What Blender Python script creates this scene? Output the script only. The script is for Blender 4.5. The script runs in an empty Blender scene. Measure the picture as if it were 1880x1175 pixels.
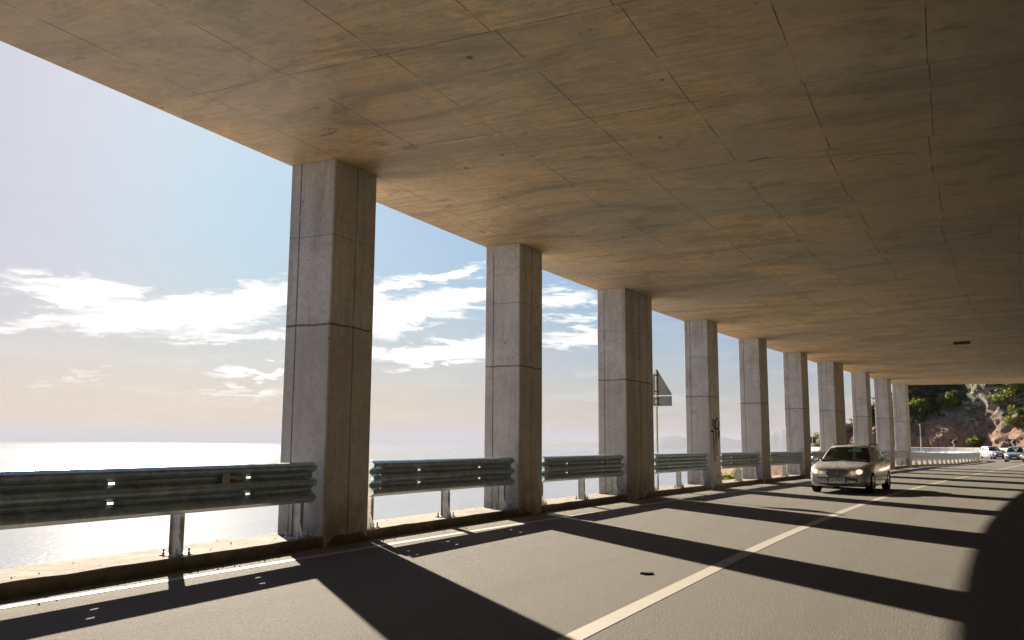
import bpy, bmesh, math, random
from mathutils import Vector, Matrix, noise
R = math.radians
random.seed(7)
scn = bpy.context.scene
COL = scn.collection

# ------------------------------------------------------------------ helpers
def link(o, parent=None):
    COL.objects.link(o)
    if parent is not None: o.parent = parent
    return o
def tag(o, label=None, cat=None, group=None, kind=None):
    if label: o['label'] = label
    if cat: o['category'] = cat
    if group: o['group'] = group
    if kind: o['kind'] = kind
    return o
def empty(name, loc=(0, 0, 0), rz=0.0):
    o = bpy.data.objects.new(name, None); o.empty_display_size = .2
    o.location = loc; o.rotation_euler = (0, 0, rz)
    return link(o)
class MB:
    """collects faces, builds one mesh object"""
    def __init__(s): s.v = []; s.f = []; s.uv = []; s.has_uv = False
    def face(s, pts, uv=None):
        b = len(s.v); s.v += [tuple(p) for p in pts]; s.f.append(tuple(range(b, b + len(pts))))
        if uv: s.has_uv = True
        s.uv += list(uv) if uv else [(0, 0)] * len(pts)
    def box(s, x0, x1, y0, y1, z0, z1, M=None):
        c = [Vector(p) for p in ((x0,y0,z0),(x1,y0,z0),(x1,y1,z0),(x0,y1,z0),(x0,y0,z1),(x1,y0,z1),(x1,y1,z1),(x0,y1,z1))]
        if M is not None: c = [M @ p for p in c]
        for q in ((3,2,1,0),(4,5,6,7),(0,1,5,4),(1,2,6,5),(2,3,7,6),(3,0,4,7)): s.face([c[i] for i in q])
        return s
    def tube(s, a, b, r0, r1=None, n=10, caps=True):
        a = Vector(a); b = Vector(b); r1 = r0 if r1 is None else r1
        d = (b - a).normalized(); u = d.orthogonal().normalized(); w = d.cross(u)
        A = [a + (u * math.cos(t) + w * math.sin(t)) * r0 for t in [2*math.pi*i/n for i in range(n)]]
        B = [b + (u * math.cos(t) + w * math.sin(t)) * r1 for t in [2*math.pi*i/n for i in range(n)]]
        for i in range(n):
            j = (i+1) % n; s.face([A[i], A[j], B[j], B[i]])
        if caps: s.face(A[::-1]); s.face(B)
        return s
    def grid(s, P, uv=None, closed=False, skip=None):
        """P[i][j] points, shared verts"""
        b = len(s.v); n = len(P); m = len(P[0])
        for row in P: s.v += [tuple(p) for p in row]
        for i in range(n - 1):
            for j in range(m if closed else m - 1):
                if skip and skip(i, j): continue
                k = (j + 1) % m
                s.f.append((b+i*m+j, b+(i+1)*m+j, b+(i+1)*m+k, b+i*m+k))
                if uv:
                    s.has_uv = True
                    s.uv += [uv[i][j], uv[i+1][j], uv[i+1][k], uv[i][k]]
                else: s.uv += [(0, 0)] * 4
        return s
    def build(s, name, mat, parent=None, smooth=None, merge=False):
        me = bpy.data.meshes.new(name); me.from_pydata(s.v, [], s.f); me.update()
        if s.has_uv:
            ul = me.uv_layers.new(name='UVMap'); flat = [c for t in s.uv for c in t]
            ul.data.foreach_set('uv', flat)
        if merge or smooth:
            bm = bmesh.new(); bm.from_mesh(me); bmesh.ops.remove_doubles(bm, verts=bm.verts, dist=1e-4)
            if merge: bmesh.ops.recalc_face_normals(bm, faces=bm.faces)
            bm.to_mesh(me); bm.free()
        if smooth:
            me.polygons.foreach_set('use_smooth', [True] * len(me.polygons)); me.set_sharp_from_angle(angle=R(smooth))
        if mat: me.materials.append(mat)
        o = bpy.data.objects.new(name, me)
        return link(o, parent)
def copy_tree(o, parent=None, kids=None):
    c = o.copy(); COL.objects.link(c)
    if parent is not None: c.parent = parent
    for ch in list(o.children): copy_tree(ch, c)
    return c

# ------------------------------------------------------------------ materials
class NT:
    def __init__(s, mat):
        s.t = mat.node_tree; s.n = s.t.nodes; s.l = s.t.links
    def node(s, typ, **kw):
        n = s.n.new(typ)
        for k, v in kw.items():
            if k.startswith('_'): setattr(n, k[1:], v)
        return n
    def link(s, a, b): s.l.new(a, b)
    def setin(s, sock, v):
        if isinstance(v, bpy.types.NodeSocket): s.l.new(v, sock)
        elif v is not None:
            if hasattr(sock.default_value, '__len__') and hasattr(v, '__len__') and len(sock.default_value) == 4 and len(v) == 3: v = (*v, 1)
            sock.default_value = v
    def math(s, op, a, b=None, c=None, clamp=False):
        n = s.n.new('ShaderNodeMath'); n.operation = op; n.use_clamp = clamp
        for i, v in enumerate((a, b, c)):
            if v is not None: s.setin(n.inputs[i], v)
        return n.outputs[0]
    def vmath(s, op, a, b=None):
        n = s.n.new('ShaderNodeVectorMath'); n.operation = op; s.setin(n.inputs[0], a)
        if b is not None: s.setin(n.inputs[1], b)
        return n.outputs['Value'] if op in ('LENGTH', 'DOT_PRODUCT', 'DISTANCE') else n.outputs[0]
    def mix(s, fac, a, b, mode='MIX'):
        n = s.n.new('ShaderNodeMix'); n.data_type = 'RGBA'; n.blend_type = mode; n.clamp_factor = True
        s.setin(n.inputs[0], fac); s.setin(n.inputs[6], a); s.setin(n.inputs[7], b)
        return n.outputs[2]
    def noise(s, vec, scale, detail=4, rough=.55, dist=0.0, out=0):
        n = s.n.new('ShaderNodeTexNoise'); s.setin(n.inputs['Vector'], vec)
        n.inputs['Scale'].default_value = scale; n.inputs['Detail'].default_value = detail
        n.inputs['Roughness'].default_value = rough; n.inputs['Distortion'].default_value = dist
        return n.outputs[out]
    def map(s, vec, loc=(0,0,0), rot=(0,0,0), scale=(1,1,1), typ='POINT'):
        n = s.n.new('ShaderNodeMapping'); n.vector_type = typ; s.setin(n.inputs[0], vec)
        n.inputs[1].default_value = loc; n.inputs[2].default_value = rot; n.inputs[3].default_value = scale
        return n.outputs[0]
    def ramp(s, v, a, b, lo=0.0, hi=1.0, smooth=True):
        n = s.n.new('ShaderNodeMapRange'); n.interpolation_type = 'SMOOTHSTEP' if smooth else 'LINEAR'
        s.setin(n.inputs[0], v)
        for i, x in enumerate((a, b, lo, hi)): n.inputs[i+1].default_value = x
        return n.outputs[0]
    def sep(s, v):
        n = s.n.new('ShaderNodeSeparateXYZ'); s.setin(n.inputs[0], v); return n.outputs
    def comb(s, x, y, z=0.0):
        n = s.n.new('ShaderNodeCombineXYZ'); s.setin(n.inputs[0], x); s.setin(n.inputs[1], y); s.setin(n.inputs[2], z); return n.outputs[0]
def new_mat(name):
    m = bpy.data.materials.new(name); m.use_nodes = True
    t = NT(m); t.p = m.node_tree.nodes['Principled BSDF']; t.m = m; t.outn = m.node_tree.nodes['Material Output']
    return t
def simple(name, col, rough=.6, metal=0.0, spec=.5, nscale=0, namt=.15, bump=0, emis=None, estr=0, coat=0):
    t = new_mat(name); p = t.p
    p.inputs['Roughness'].default_value = rough; p.inputs['Metallic'].default_value = metal
    p.inputs['Specular IOR Level'].default_value = spec
    if coat: p.inputs['Coat Weight'].default_value = coat; p.inputs['Coat Roughness'].default_value = .06
    p.inputs['Base Color'].default_value = (*col, 1)
    if nscale:
        tc = t.node('ShaderNodeTexCoord').outputs['Object']
        f = t.noise(tc, nscale, 5, .6)
        c = t.mix(t.ramp(f, .3, .7), [x*(1-namt) for x in col], [min(1, x*(1+namt)) for x in col])
        t.link(c, p.inputs['Base Color'])
        t.link(t.ramp(f, .3, .7, max(.02, rough-.08), min(1, rough+.08)), p.inputs['Roughness'])
        if bump:
            b = t.node('ShaderNodeBump'); b.inputs['Strength'].default_value = bump; b.inputs['Distance'].default_value = .01
            t.link(f, b.inputs['Height']); t.link(b.outputs[0], p.inputs['Normal'])
    if emis: p.inputs['Emission Color'].default_value = (*emis, 1); p.inputs['Emission Strength'].default_value = estr
    return t.m

def line_mask(t, coord, period, width, phase=0.0):
    """1 on thin lines every period"""
    a = t.math('ADD', coord, phase + period/2)
    m = t.math('PINGPONG', a, period)  # placeholder to keep node count low
    x = t.math('MODULO', t.math('ADD', a, 1000*period), period)
    d = t.math('ABSOLUTE', t.math('SUBTRACT', x, period/2))
    return t.ramp(d, width*.5, width*1.1, 1.0, 0.0)

def mat_ceiling():
    t = new_mat('ceiling_concrete'); p = t.p
    uv = t.node('ShaderNodeTexCoord').outputs['UV']; x, y, _ = t.sep(uv)      # x = across (m), y = along (m)
    wob = t.noise(uv, .8, 3)
    row = t.math('FLOOR', t.math('DIVIDE', t.math('ADD', y, 1000), 2.5))
    col = t.math('FLOOR', t.math('DIVIDE', t.math('ADD', x, 100), 1.217))
    wn = t.node('ShaderNodeTexWhiteNoise', _noise_dimensions='2D'); t.link(t.comb(col, row), wn.inputs['Vector'])
    wn2 = t.node('ShaderNodeTexWhiteNoise', _noise_dimensions='2D'); t.link(t.comb(t.math('ADD', col, 17.3), row), wn2.inputs['Vector'])
    wn3 = t.node('ShaderNodeTexWhiteNoise', _noise_dimensions='1D'); t.link(row, wn3.inputs['W'])
    # seams, slightly shifted per panel so that they do not run perfectly straight
    jx = t.math('MULTIPLY', t.math('SUBTRACT', wn3.outputs[0], .5), .10)
    sx = line_mask(t, t.math('ADD', x, t.math('MULTIPLY', jx, 1.0)), 1.217, .009)
    sy = line_mask(t, t.math('ADD', y, 0.0), 2.5, .010)
    brk = t.ramp(t.noise(uv, .8, 4, .6), .40, .56)
    seam = t.math('MULTIPLY', t.math('MAXIMUM', sx, sy), t.ramp(brk, 0, 1, .12, 1.0), clamp=True)
    # ply grain runs across the road
    gr = t.noise(t.map(uv, scale=(.9, 14, 1)), 1.0, 6, .65, .6)
    gr2 = t.noise(t.map(uv, scale=(2.2, 26, 1)), 1.6, 6, .7, .4)
    blot = t.noise(uv, .38, 6, .6, .8)
    fine = t.noise(uv, 9, 5, .7)
    c = t.mix(t.ramp(blot, .3, .72), (.78, .57, .30), (.90, .63, .29))
    c = t.mix(t.ramp(gr, .42, .62, 0, .6), c, (.42, .33, .19))
    c = t.mix(t.ramp(gr2, .5, .66, 0, .5), c, (.88, .70, .45))
    c = t.mix(t.math('MULTIPLY', wn.outputs[0], .34), c, (.42, .35, .24))
    c = t.mix(t.math('MULTIPLY', wn2.outputs[0], .25), c, (.82, .62, .36))
    rust = t.ramp(t.noise(t.map(uv, loc=(3, 7, 0), scale=(1, 2.2, 1)), .55, 6, .65, 1.2), .56, .74)
    c = t.mix(t.math('MULTIPLY', rust, .6), c, (.72, .40, .13))
    zone = t.noise(t.map(uv, loc=(7, 3, 0), scale=(1, .8, 1)), .22, 5, .6, 1.0)
    c = t.mix(t.ramp(zone, .44, .60, 0, .6), c, (.45, .42, .34))
    c = t.mix(t.ramp(x, 4.0, 8.5, 0, .6), c, (.30, .265, .21))  # light falloff towards the landward side, painted into the ceiling colour
    mott = t.noise(t.map(uv, loc=(2, 5, 0), scale=(.9, 1.5, 1)), 2.4, 9, .78, .9)
    c = t.mix(t.ramp(mott, .50, .68, 0, .45), c, (.27, .225, .15))
    dk = t.noise(t.map(uv, loc=(31, 8, 0), scale=(.6, 1.3, 1)), .55, 9, .72, 1.3)
    c = t.mix(t.ramp(dk, .46, .64, 0, .6), c, (.27, .225, .15))
    lt = t.noise(t.map(uv, loc=(1, 28, 0), scale=(1, 1, 1)), .45, 8, .68, .9)
    c = t.mix(t.ramp(lt, .52, .72, 0, .5), c, (.84, .70, .48))
    stain = t.ramp(t.noise(t.map(uv, loc=(13, 2, 0), scale=(1, 2.0, 1)), .9, 7, .72, 1.0), .60, .70)
    c = t.mix(t.math('MULTIPLY', stain, .7), c, (.13, .11, .085))
    c = t.mix(t.ramp(fine, .35, .7, 0, .22), c, (.24, .2, .15))
    vo = t.node('ShaderNodeTexVoronoi'); vo.inputs['Scale'].default_value = 1.35; t.link(t.map(uv, scale=(1, .75, 1)), vo.inputs['Vector'])
    dots = t.ramp(vo.outputs['Distance'], .028, .06, 1, 0)
    c = t.mix(t.math('MULTIPLY', dots, .9), c, (.08, .065, .05))
    c = t.mix(t.math('MULTIPLY', seam, .8), c, (.10, .08, .055))
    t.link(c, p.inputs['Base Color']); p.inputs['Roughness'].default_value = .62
    p.inputs['Specular IOR Level'].default_value = .35
    h = t.math('ADD', t.math('MULTIPLY', seam, -1.0), t.math('MULTIPLY', gr, .25))
    h = t.math('ADD', h, t.math('MULTIPLY', wn.outputs[0], .35))
    b = t.node('ShaderNodeBump'); b.inputs['Strength'].default_value = .5; b.inputs['Distance'].default_value = .012
    t.link(h, b.inputs['Height']); t.link(b.outputs[0], p.inputs['Normal'])
    return t.m

def mat_pillar():
    t = new_mat('pillar_concrete'); p = t.p
    tc = t.node('ShaderNodeTexCoord'); ob = tc.outputs['Object']; uv = tc.outputs['UV']
    oi = t.node('ShaderNodeObjectInfo').outputs['Random']
    off = t.comb(t.math('MULTIPLY', oi, 37), t.math('MULTIPLY', oi, 91), t.math('MULTIPLY', oi, 13))
    q = t.vmath('ADD', ob, off)
    u, v, _ = t.sep(uv)   # u = seam coordinate on each face (0 at seam), v = height
    seamv = t.ramp(t.math('ABSOLUTE', u), .006, .014, 1, 0)
    lvl = t.math('ADD', 2.87, t.math('MULTIPLY', t.math('SUBTRACT', oi, .5), .14))
    wob = t.math('MULTIPLY', t.math('SUBTRACT', t.noise(q, 2.5, 3), .5), .05)
    seamh = t.ramp(t.math('ABSOLUTE', t.math('SUBTRACT', t.math('ADD', v, wob), lvl)), .008, .02, 1, 0)
    seamh2 = t.ramp(t.math('ABSOLUTE', t.math('SUBTRACT', t.math('ADD', v, wob), t.math('ADD', lvl, 1.22))), .004, .016, .45, 0)
    brk = t.ramp(t.noise(q, 3.0, 4, .6), .3, .5, .35, 1)
    seam = t.math('MULTIPLY', t.math('MAXIMUM', t.math('MAXIMUM', seamv, seamh), seamh2), brk, clamp=True)
    big = t.noise(q, .9, 6, .62, .5); fine = t.noise(q, 14, 6, .7)
    run = t.noise(t.map(q, scale=(7, 7, .5)), 1.0, 5, .6, .3)
    c = t.mix(t.ramp(big, .3, .7), (.56, .565, .56), (.75, .74, .72))
    c = t.mix(t.ramp(run, .45, .75, 0, .45), c, (.33, .32, .30))
    c = t.mix(t.ramp(fine, .4, .72, 0, .45), c, (.34, .325, .30))
    mot = t.noise(q, 2.6, 8, .7, .8)
    c = t.mix(t.ramp(mot, .48, .70, 0, .5), c, (.36, .345, .31))
    below = t.ramp(v, 2.8, 2.95, .3, 0)
    c = t.mix(below, c, (.58, .50, .40))
    st = t.ramp(t.noise(t.map(q, loc=(5, 5, 2)), 1.3, 5, .65, .8), .6, .68)
    c = t.mix(t.math('MULTIPLY', st, .4), c, (.45, .30, .17))
    drip = t.math('MULTIPLY', t.ramp(v, 3.2, 5.1), t.ramp(t.noise(t.map(q, scale=(9, 9, .25)), 1.0, 4, .6, .2), .56, .66))
    c = t.mix(t.math('MULTIPLY', drip, .5), c, (.30, .25, .18))
    foot = t.math('MULTIPLY', t.ramp(v, 0.15, .9, 1, 0), t.ramp(t.noise(q, 3.2, 5, .7), .35, .6))
    c = t.mix(t.math('MULTIPLY', foot, .55), c, (.13, .115, .09))
    vo = t.node('ShaderNodeTexVoronoi'); vo.inputs['Scale'].default_value = 2.6; t.link(q, vo.inputs['Vector'])
    c = t.mix(t.ramp(vo.outputs['Distance'], .02, .06, .7, 0), c, (.1, .09, .075))
    c = t.mix(t.math('MULTIPLY', seam, .8), c, (.1, .085, .07))
    t.link(c, p.inputs['Base Color']); p.inputs['Roughness'].default_value = .75; p.inputs['Specular IOR Level'].default_value = .3
    h = t.math('ADD', t.math('MULTIPLY', seam, -1.0), t.math('MULTIPLY', fine, .25))
    b = t.node('ShaderNodeBump'); b.inputs['Strength'].default_value = .55; b.inputs['Distance'].default_value = .012
    t.link(h, b.inputs['Height']); t.link(b.outputs[0], p.inputs['Normal'])
    return t.m

def mat_kerb():
    t = new_mat('kerb_concrete'); p = t.p
    tc = t.node('ShaderNodeTexCoord').outputs['Object']; uv = t.node('ShaderNodeTexCoord').outputs['UV']
    n1 = t.noise(tc, 1.2, 6, .65, .5); n2 = t.noise(tc, 18, 6, .75); n3 = t.noise(tc, 4, 5, .6, 1.0)
    c = t.mix(t.ramp(n1, .3, .7), (.20, .165, .125), (.32, .265, .205))
    c = t.mix(t.ramp(n3, .46, .62, 0, .75), c, (.13, .105, .075))
    c = t.mix(t.ramp(n2, .42, .7, 0, .55), c, (.17, .14, .10))
    x, y, _ = t.sep(uv)
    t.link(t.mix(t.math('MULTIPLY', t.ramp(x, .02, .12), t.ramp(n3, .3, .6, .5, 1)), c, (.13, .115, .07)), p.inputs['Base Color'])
    p.inputs['Roughness'].default_value = .9
    b = t.node('ShaderNodeBump'); b.inputs['Strength'].default_value = .9; b.inputs['Distance'].default_value = .02
    t.link(t.math('ADD', n2, n3), b.inputs['Height']); t.link(b.outputs[0], p.inputs['Normal'])
    return t.m

def mat_asphalt():
    t = new_mat('asphalt'); p = t.p
    uv = t.node('ShaderNodeTexCoord').outputs['UV']; x, y, _ = t.sep(uv)
    g1 = t.noise(uv, 48, 4, .85); g2 = t.noise(uv, 17, 5, .8)
    vo = t.node('ShaderNodeTexVoronoi'); vo.inputs['Scale'].default_value = 85; t.link(uv, vo.inputs['Vector'])
    big = t.noise(t.map(uv, scale=(1, .25, 1)), .7, 5, .6, .5)
    c = t.mix(t.ramp(g1, .3, .72), (.066, .060, .050), (.192, .172, .144))
    c = t.mix(t.ramp(g2, .42, .62, 0, .6), c, (.12, .11, .095))
    c = t.mix(t.ramp(big, .35, .68, 0, .4), c, (.12, .112, .10))
    pt_ = t.ramp(t.noise(t.map(uv, loc=(4, 9, 0), scale=(1, .5, 1)), .5, 6, .7, 1.5), .55, .66)
    c = t.mix(t.math('MULTIPLY', pt_, .35), c, (.095, .09, .08))
    # wheel tracks, two in each lane
    g3 = t.noise(uv, 7, 6, .75, .5); c = t.mix(t.ramp(g3, .42, .66, 0, .38), c, (.10, .094, .082))
    tr = None
    for cxx in (2.05, 3.65, 6.3, 8.0):
        m = t.ramp(t.math('ABSOLUTE', t.math('SUBTRACT', t.math('ADD', x, t.math('MULTIPLY', t.math('SUBTRACT', big, .5), .5)), cxx)), .05, .42, 1, 0)
        tr = m if tr is None else t.math('MAXIMUM', tr, m)
    streak = t.noise(t.map(uv, scale=(6, .35, 1)), 1.0, 4, .6, .4)
    c = t.mix(t.math('MULTIPLY', t.math('MULTIPLY', tr, t.ramp(streak, .3, .65)), .5), c, (.10, .09, .075))
    dust = t.math('MULTIPLY', t.ramp(x, .25, .75, 1, 0), t.ramp(t.noise(uv, 2.0, 5, .65), .25, .6))
    c = t.mix(t.math('MULTIPLY', dust, .4), c, (.28, .24, .19))
    t.link(c, p.inputs['Base Color']); p.inputs['Roughness'].default_value = .88; p.inputs['Specular IOR Level'].default_value = .25
    b = t.node('ShaderNodeBump'); b.inputs['Strength'].default_value = .9; b.inputs['Distance'].default_value = .014
    t.link(t.math('ADD', t.math('ADD', g1, g2), t.math('MULTIPLY', vo.outputs['Distance'], .8)), b.inputs['Height']); t.link(b.outputs[0], p.inputs['Normal'])
    return t.m

def mat_paint():
    t = new_mat('road_paint'); p = t.p
    uv = t.node('ShaderNodeTexCoord').outputs['UV']
    n = t.noise(uv, 35, 5, .8); n2 = t.noise(uv, 2.0, 4, .6)
    c = t.mix(t.ramp(n, .45, .78, 0, .75), (.27, .245, .20), (.14, .13, .11))
    c = t.mix(t.ramp(n2, .45, .7, 0, .3), c, (.3, .26, .21))
    t.link(c, p.inputs['Base Color']); p.inputs['Roughness'].default_value = .7
    return t.m

def mat_rock():
    t = new_mat('cliff_rock'); p = t.p
    tc = t.node('ShaderNodeTexCoord').outputs['Object']; _, _, z = t.sep(tc)
    n1 = t.noise(tc, .22, 7, .65, .6); n2 = t.noise(tc, 1.6, 7, .72, .5)
    str_ = t.noise(t.map(tc, rot=(.5, .3, .2), scale=(1.4, 1.4, .8)), 1.0, 8, .75, 1.6)
    zz = t.math('ADD', z, t.math('MULTIPLY', t.math('SUBTRACT', n1, .5), 7))
    red = t.ramp(zz, 3.0, 6.5, 1, 0)
    c = t.mix(red, (.40, .36, .31), (.42, .245, .16))
    c = t.mix(t.ramp(str_, .4, .62, 0, .85), c, (.12, .10, .085))
    c = t.mix(t.ramp(n2, .5, .72, 0, .55), c, (.50, .40, .31))
    geo = t.node('ShaderNodeNewGeometry'); nz = t.sep(geo.outputs['True Normal'])[2]
    veg = t.math('MULTIPLY', t.ramp(zz, 3.5, 7.5), t.ramp(t.math('ADD', n2, t.math('MULTIPLY', nz, .25)), .47, .60))
    c = t.mix(veg, c, (.05, .07, .022))
    t.link(c, p.inputs['Base Color']); p.inputs['Roughness'].default_value = .9; p.inputs['Specular IOR Level'].default_value = .2
    b = t.node('ShaderNodeBump'); b.inputs['Strength'].default_value = 1.0; b.inputs['Distance'].default_value = .35
    t.link(t.math('ADD', str_, n2), b.inputs['Height']); t.link(b.outputs[0], p.inputs['Normal'])
    return t.m

def mat_leaf(name, a, b_, trans=.4):
    t = new_mat(name); p = t.p
    oi = t.node('ShaderNodeNewGeometry').outputs['Random Per Island']
    tc = t.node('ShaderNodeTexCoord').outputs['Object']
    f = t.math('ADD', t.math('MULTIPLY', oi, .6), t.math('MULTIPLY', t.noise(tc, .9, 3), .5))
    c = t.mix(f, a, b_)
    t.link(c, p.inputs['Base Color']); p.inputs['Roughness'].default_value = .55; p.inputs['Specular IOR Level'].default_value = .3
    tr = t.node('ShaderNodeBsdfTranslucent'); t.link(t.mix(.5, c, (b_[0]*1.3, b_[1]*1.3, b_[2]*.5)), tr.inputs[0])
    mx = t.node('ShaderNodeMixShader'); mx.inputs[0].default_value = trans
    t.link(p.outputs[0], mx.inputs[1]); t.link(tr.outputs[0], mx.inputs[2]); t.link(mx.outputs[0], t.outn.inputs['Surface'])
    return t.m

def mat_sea():
    t = new_mat('sea_water'); p = t.p
    tc = t.node('ShaderNodeTexCoord').outputs['Object']
    n1 = t.noise(t.map(tc, rot=(0, 0, .4), scale=(1, .45, 1)), .02, 5, .6, .6)
    n2 = t.noise(t.map(tc, rot=(0, 0, .5), scale=(1, .5, 1)), .35, 5, .7, .4)
    big = t.noise(t.map(tc, rot=(0, 0, .2), scale=(1, .3, 1)), .0006, 4, .6, .8)
    t.link(t.mix(t.ramp(n1, .3, .7), (.21, .24, .27), (.25, .28, .31)), p.inputs['Base Color'])
    p.inputs['IOR'].default_value = 1.333
    t.link(t.ramp(big, .35, .65, .12, .16), p.inputs['Roughness'])
    b = t.node('ShaderNodeBump'); b.inputs['Strength'].default_value = .3; b.inputs['Distance'].default_value = .8
    t.link(n2, b.inputs['Height']); t.link(b.outputs[0], p.inputs['Normal'])
    return t.m

def mat_steel(name='galvanised_steel', col=(.40, .49, .55), rough=.34, metal=.65):
    t = new_mat(name); p = t.p
    tc = t.node('ShaderNodeTexCoord').outputs['Object']
    n = t.noise(t.map(tc, scale=(.6, 3, 3)), 2.0, 6, .65, .5); n2 = t.noise(tc, 30, 4, .7)
    c = t.mix(t.ramp(n, .35, .7), [x*.75 for x in col], [x*1.2 for x in col])
    c = t.mix(t.ramp(n2, .5, .75, 0, .3), c, (.15, .16, .14))
    t.link(c, p.inputs['Base Color']); p.inputs['Metallic'].default_value = metal
    t.link(t.ramp(n, .3, .7, rough-.07, rough+.12), p.inputs['Roughness'])
    return t.m

M = {}
M['ceil'] = mat_ceiling(); M['pillar'] = mat_pillar(); M['kerb'] = mat_kerb(); M['asphalt'] = mat_asphalt()
M['paint'] = mat_paint(); M['rock'] = mat_rock(); M['sea'] = mat_sea(); M['steel'] = mat_steel()
M['post'] = mat_steel('galvanised_post', (.55, .56, .52), .5, .5)
M['sign_back'] = simple('sign_back_grey', (.12, .14, .145), .5, .2, nscale=4, namt=.12)
M['clip'] = simple('clip_black', (.03, .033, .035), .5)
M['bolt'] = simple('bright_bolt', (.75, .75, .72), .25, .9)
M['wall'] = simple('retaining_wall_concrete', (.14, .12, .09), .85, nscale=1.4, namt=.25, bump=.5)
M['barrier'] = simple('pale_barrier_concrete', (.72, .69, .63), .8, nscale=.8, namt=.12, bump=.4)
M['black'] = simple('black_plastic', (.02, .02, .022), .5)
M['leaf'] = mat_leaf('leaves_bright', (.07, .11, .02), (.20, .22, .045), .38)
M['leafd'] = mat_leaf('leaves_dark', (.025, .05, .012), (.07, .11, .025), .25)
M['bark'] = simple('bark', (.12, .085, .055), .9, nscale=6, namt=.3, bump=.6)
M['stone'] = simple('pebble', (.26, .23, .19), .9, nscale=8, namt=.4)
M['land'] = simple('far_land', (.09, .10, .08), .95, nscale=.002, namt=.3)

# ------------------------------------------------------------------ the road's line in plan
KN = [(-60, 24.6), (0, 25.6), (2.9, 26.7), (8.5, 28.4), (14.5, 30.3), (20.5, 31.7), (26, 32.6), (31.6, 33.4), (35, 33.6),
      (87, 33.6), (89, 31.7), (123, -33), (125, -34), (130, -34), (132, -32), (170, 50), (260, 52)]
def interp(x, K):
    if x <= K[0][0]: return K[0][1]
    for (a, p), (b, q) in zip(K, K[1:]):
        if x <= b: return p + (q - p) * (x - a) / (b - a)
    return K[-1][1]
DS = .05; S0 = -50
_line = []
BANK = [(54, 0), (72, .04), (118, .045), (150, .03)]
x = y = 0.0
for i in range(int((245 - S0) / DS)):
    s = S0 + i * DS; th = R(interp(s, KN)); _line.append((x, y, th)); x += math.sin(th) * DS; y += math.cos(th) * DS
_k = int(round(-S0 / DS)); _dx = -2.42 - _line[_k][0]; _dy = 11.76 - _line[_k][1]
_line = [(a + _dx, b + _dy, c) for a, b, c in _line]
def P(s, o, z=0.0):
    z += interp(s, BANK) * (max(-2.0, min(12.0, o)) - 5.0)
    k = (s - S0) / DS; i = max(0, min(len(_line) - 2, int(k))); f = k - i
    a, b = _line[i], _line[i+1]; x = a[0] + (b[0]-a[0])*f; y = a[1] + (b[1]-a[1])*f; th = a[2] + (b[2]-a[2])*f
    return Vector((x + o * math.cos(th), y - o * math.sin(th), z))
def TH(s):
    k = int(max(0, min(len(_line) - 1, (s - S0) / DS))); return _line[k][2]
def frange(a, b, st):
    n = max(1, int(round((b - a) / st))); return [a + (b - a) * i / n for i in range(n + 1)]

CAMZ = 1.34; HC = CAMZ + 3.836; KT = .14        # camera, soffit and kerb-top heights above the road

# ------------------------------------------------------------------ camera
pitch, roll = R(7.8835), R(.3228)
cp, sp, cr, sr = math.cos(pitch), math.sin(pitch), math.cos(roll), math.sin(roll)
fwd = Vector((0, cp, sp)); up0 = Vector((0, -sp, cp)); ri0 = Vector((1, 0, 0))
ri = ri0 * cr + up0 * sr; up = -ri0 * sr + up0 * cr
cam_d = bpy.data.cameras.new('camera'); cam = bpy.data.objects.new('camera', cam_d); link(cam)
cam_d.sensor_width = 36; cam_d.lens = 36 * 1636.37 / 1880; cam_d.clip_start = .1; cam_d.clip_end = 120000
m = Matrix.Identity(4)
for r in range(3): m[r][0] = ri[r]; m[r][1] = up[r]; m[r][2] = -fwd[r]
m[2][3] = CAMZ; cam.matrix_world = m; scn.camera = cam
def azel(px, py):
    d = (fwd + ri * ((px - 940) / 1636.37) + up * ((587.5 - py) / 1636.37)).normalized()
    return math.degrees(math.atan2(d.x, d.y)), math.degrees(math.asin(d.z))
def pxof(v):
    d = v - Vector((0, 0, CAMZ)); w = d.dot(fwd); return 940 + 1636.37*d.dot(ri)/w, 587.5 - 1636.37*d.dot(up)/w

# ------------------------------------------------------------------ sun and sky
SUN_AZ, SUN_EL = -21.3, 25.5
sd = Vector((math.sin(R(SUN_AZ))*math.cos(R(SUN_EL)), math.cos(R(SUN_AZ))*math.cos(R(SUN_EL)), math.sin(R(SUN_EL))))
sun_d = bpy.data.lights.new('sun', 'SUN'); sun = bpy.data.objects.new('sun', sun_d); link(sun)
sun_d.energy = 5.0; sun_d.angle = R(.55); sun_d.color = (1.0, .87, .69)
sun.rotation_euler = sd.to_track_quat('Z', 'Y').to_euler()
w = bpy.data.worlds.new('World'); scn.world = w; w.use_nodes = True
t = NT(w); t.n.clear()
wo = t.node('ShaderNodeOutputWorld'); bg = t.node('ShaderNodeBackground'); t.link(bg.outputs[0], wo.inputs[0])
sky = t.node('ShaderNodeTexSky', _sky_type='NISHITA'); sky.sun_disc = False
sky.sun_elevation = R(SUN_EL); sky.sun_rotation = R(SUN_AZ); sky.altitude = 60; sky.air_density = 1.0; sky.dust_density = 1.5; sky.ozone_density = 1.5
dirv = t.node('ShaderNodeTexCoord').outputs['Generated']
dx, dy, dz = t.sep(dirv)
az = t.math('MULTIPLY', t.math('ARCTAN2', dx, dy), 57.29578)
el = t.math('MULTIPLY', t.math('ARCSINE', dz), 57.29578)
ae = t.comb(az, el)
wn = t.noise(t.map(ae, scale=(.10, .28, 1)), 1.0, 4, .6, .3, out=1)
wv = t.vmath('MULTIPLY', t.vmath('SUBTRACT', wn, (.5, .5, .5)), (6.0, 2.6, 0))
wn2 = t.noise(t.map(ae, rot=(0, 0, R(-10)), scale=(.35, 1.6, 1)), 1.0, 6, .68, .6, out=1)
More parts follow.
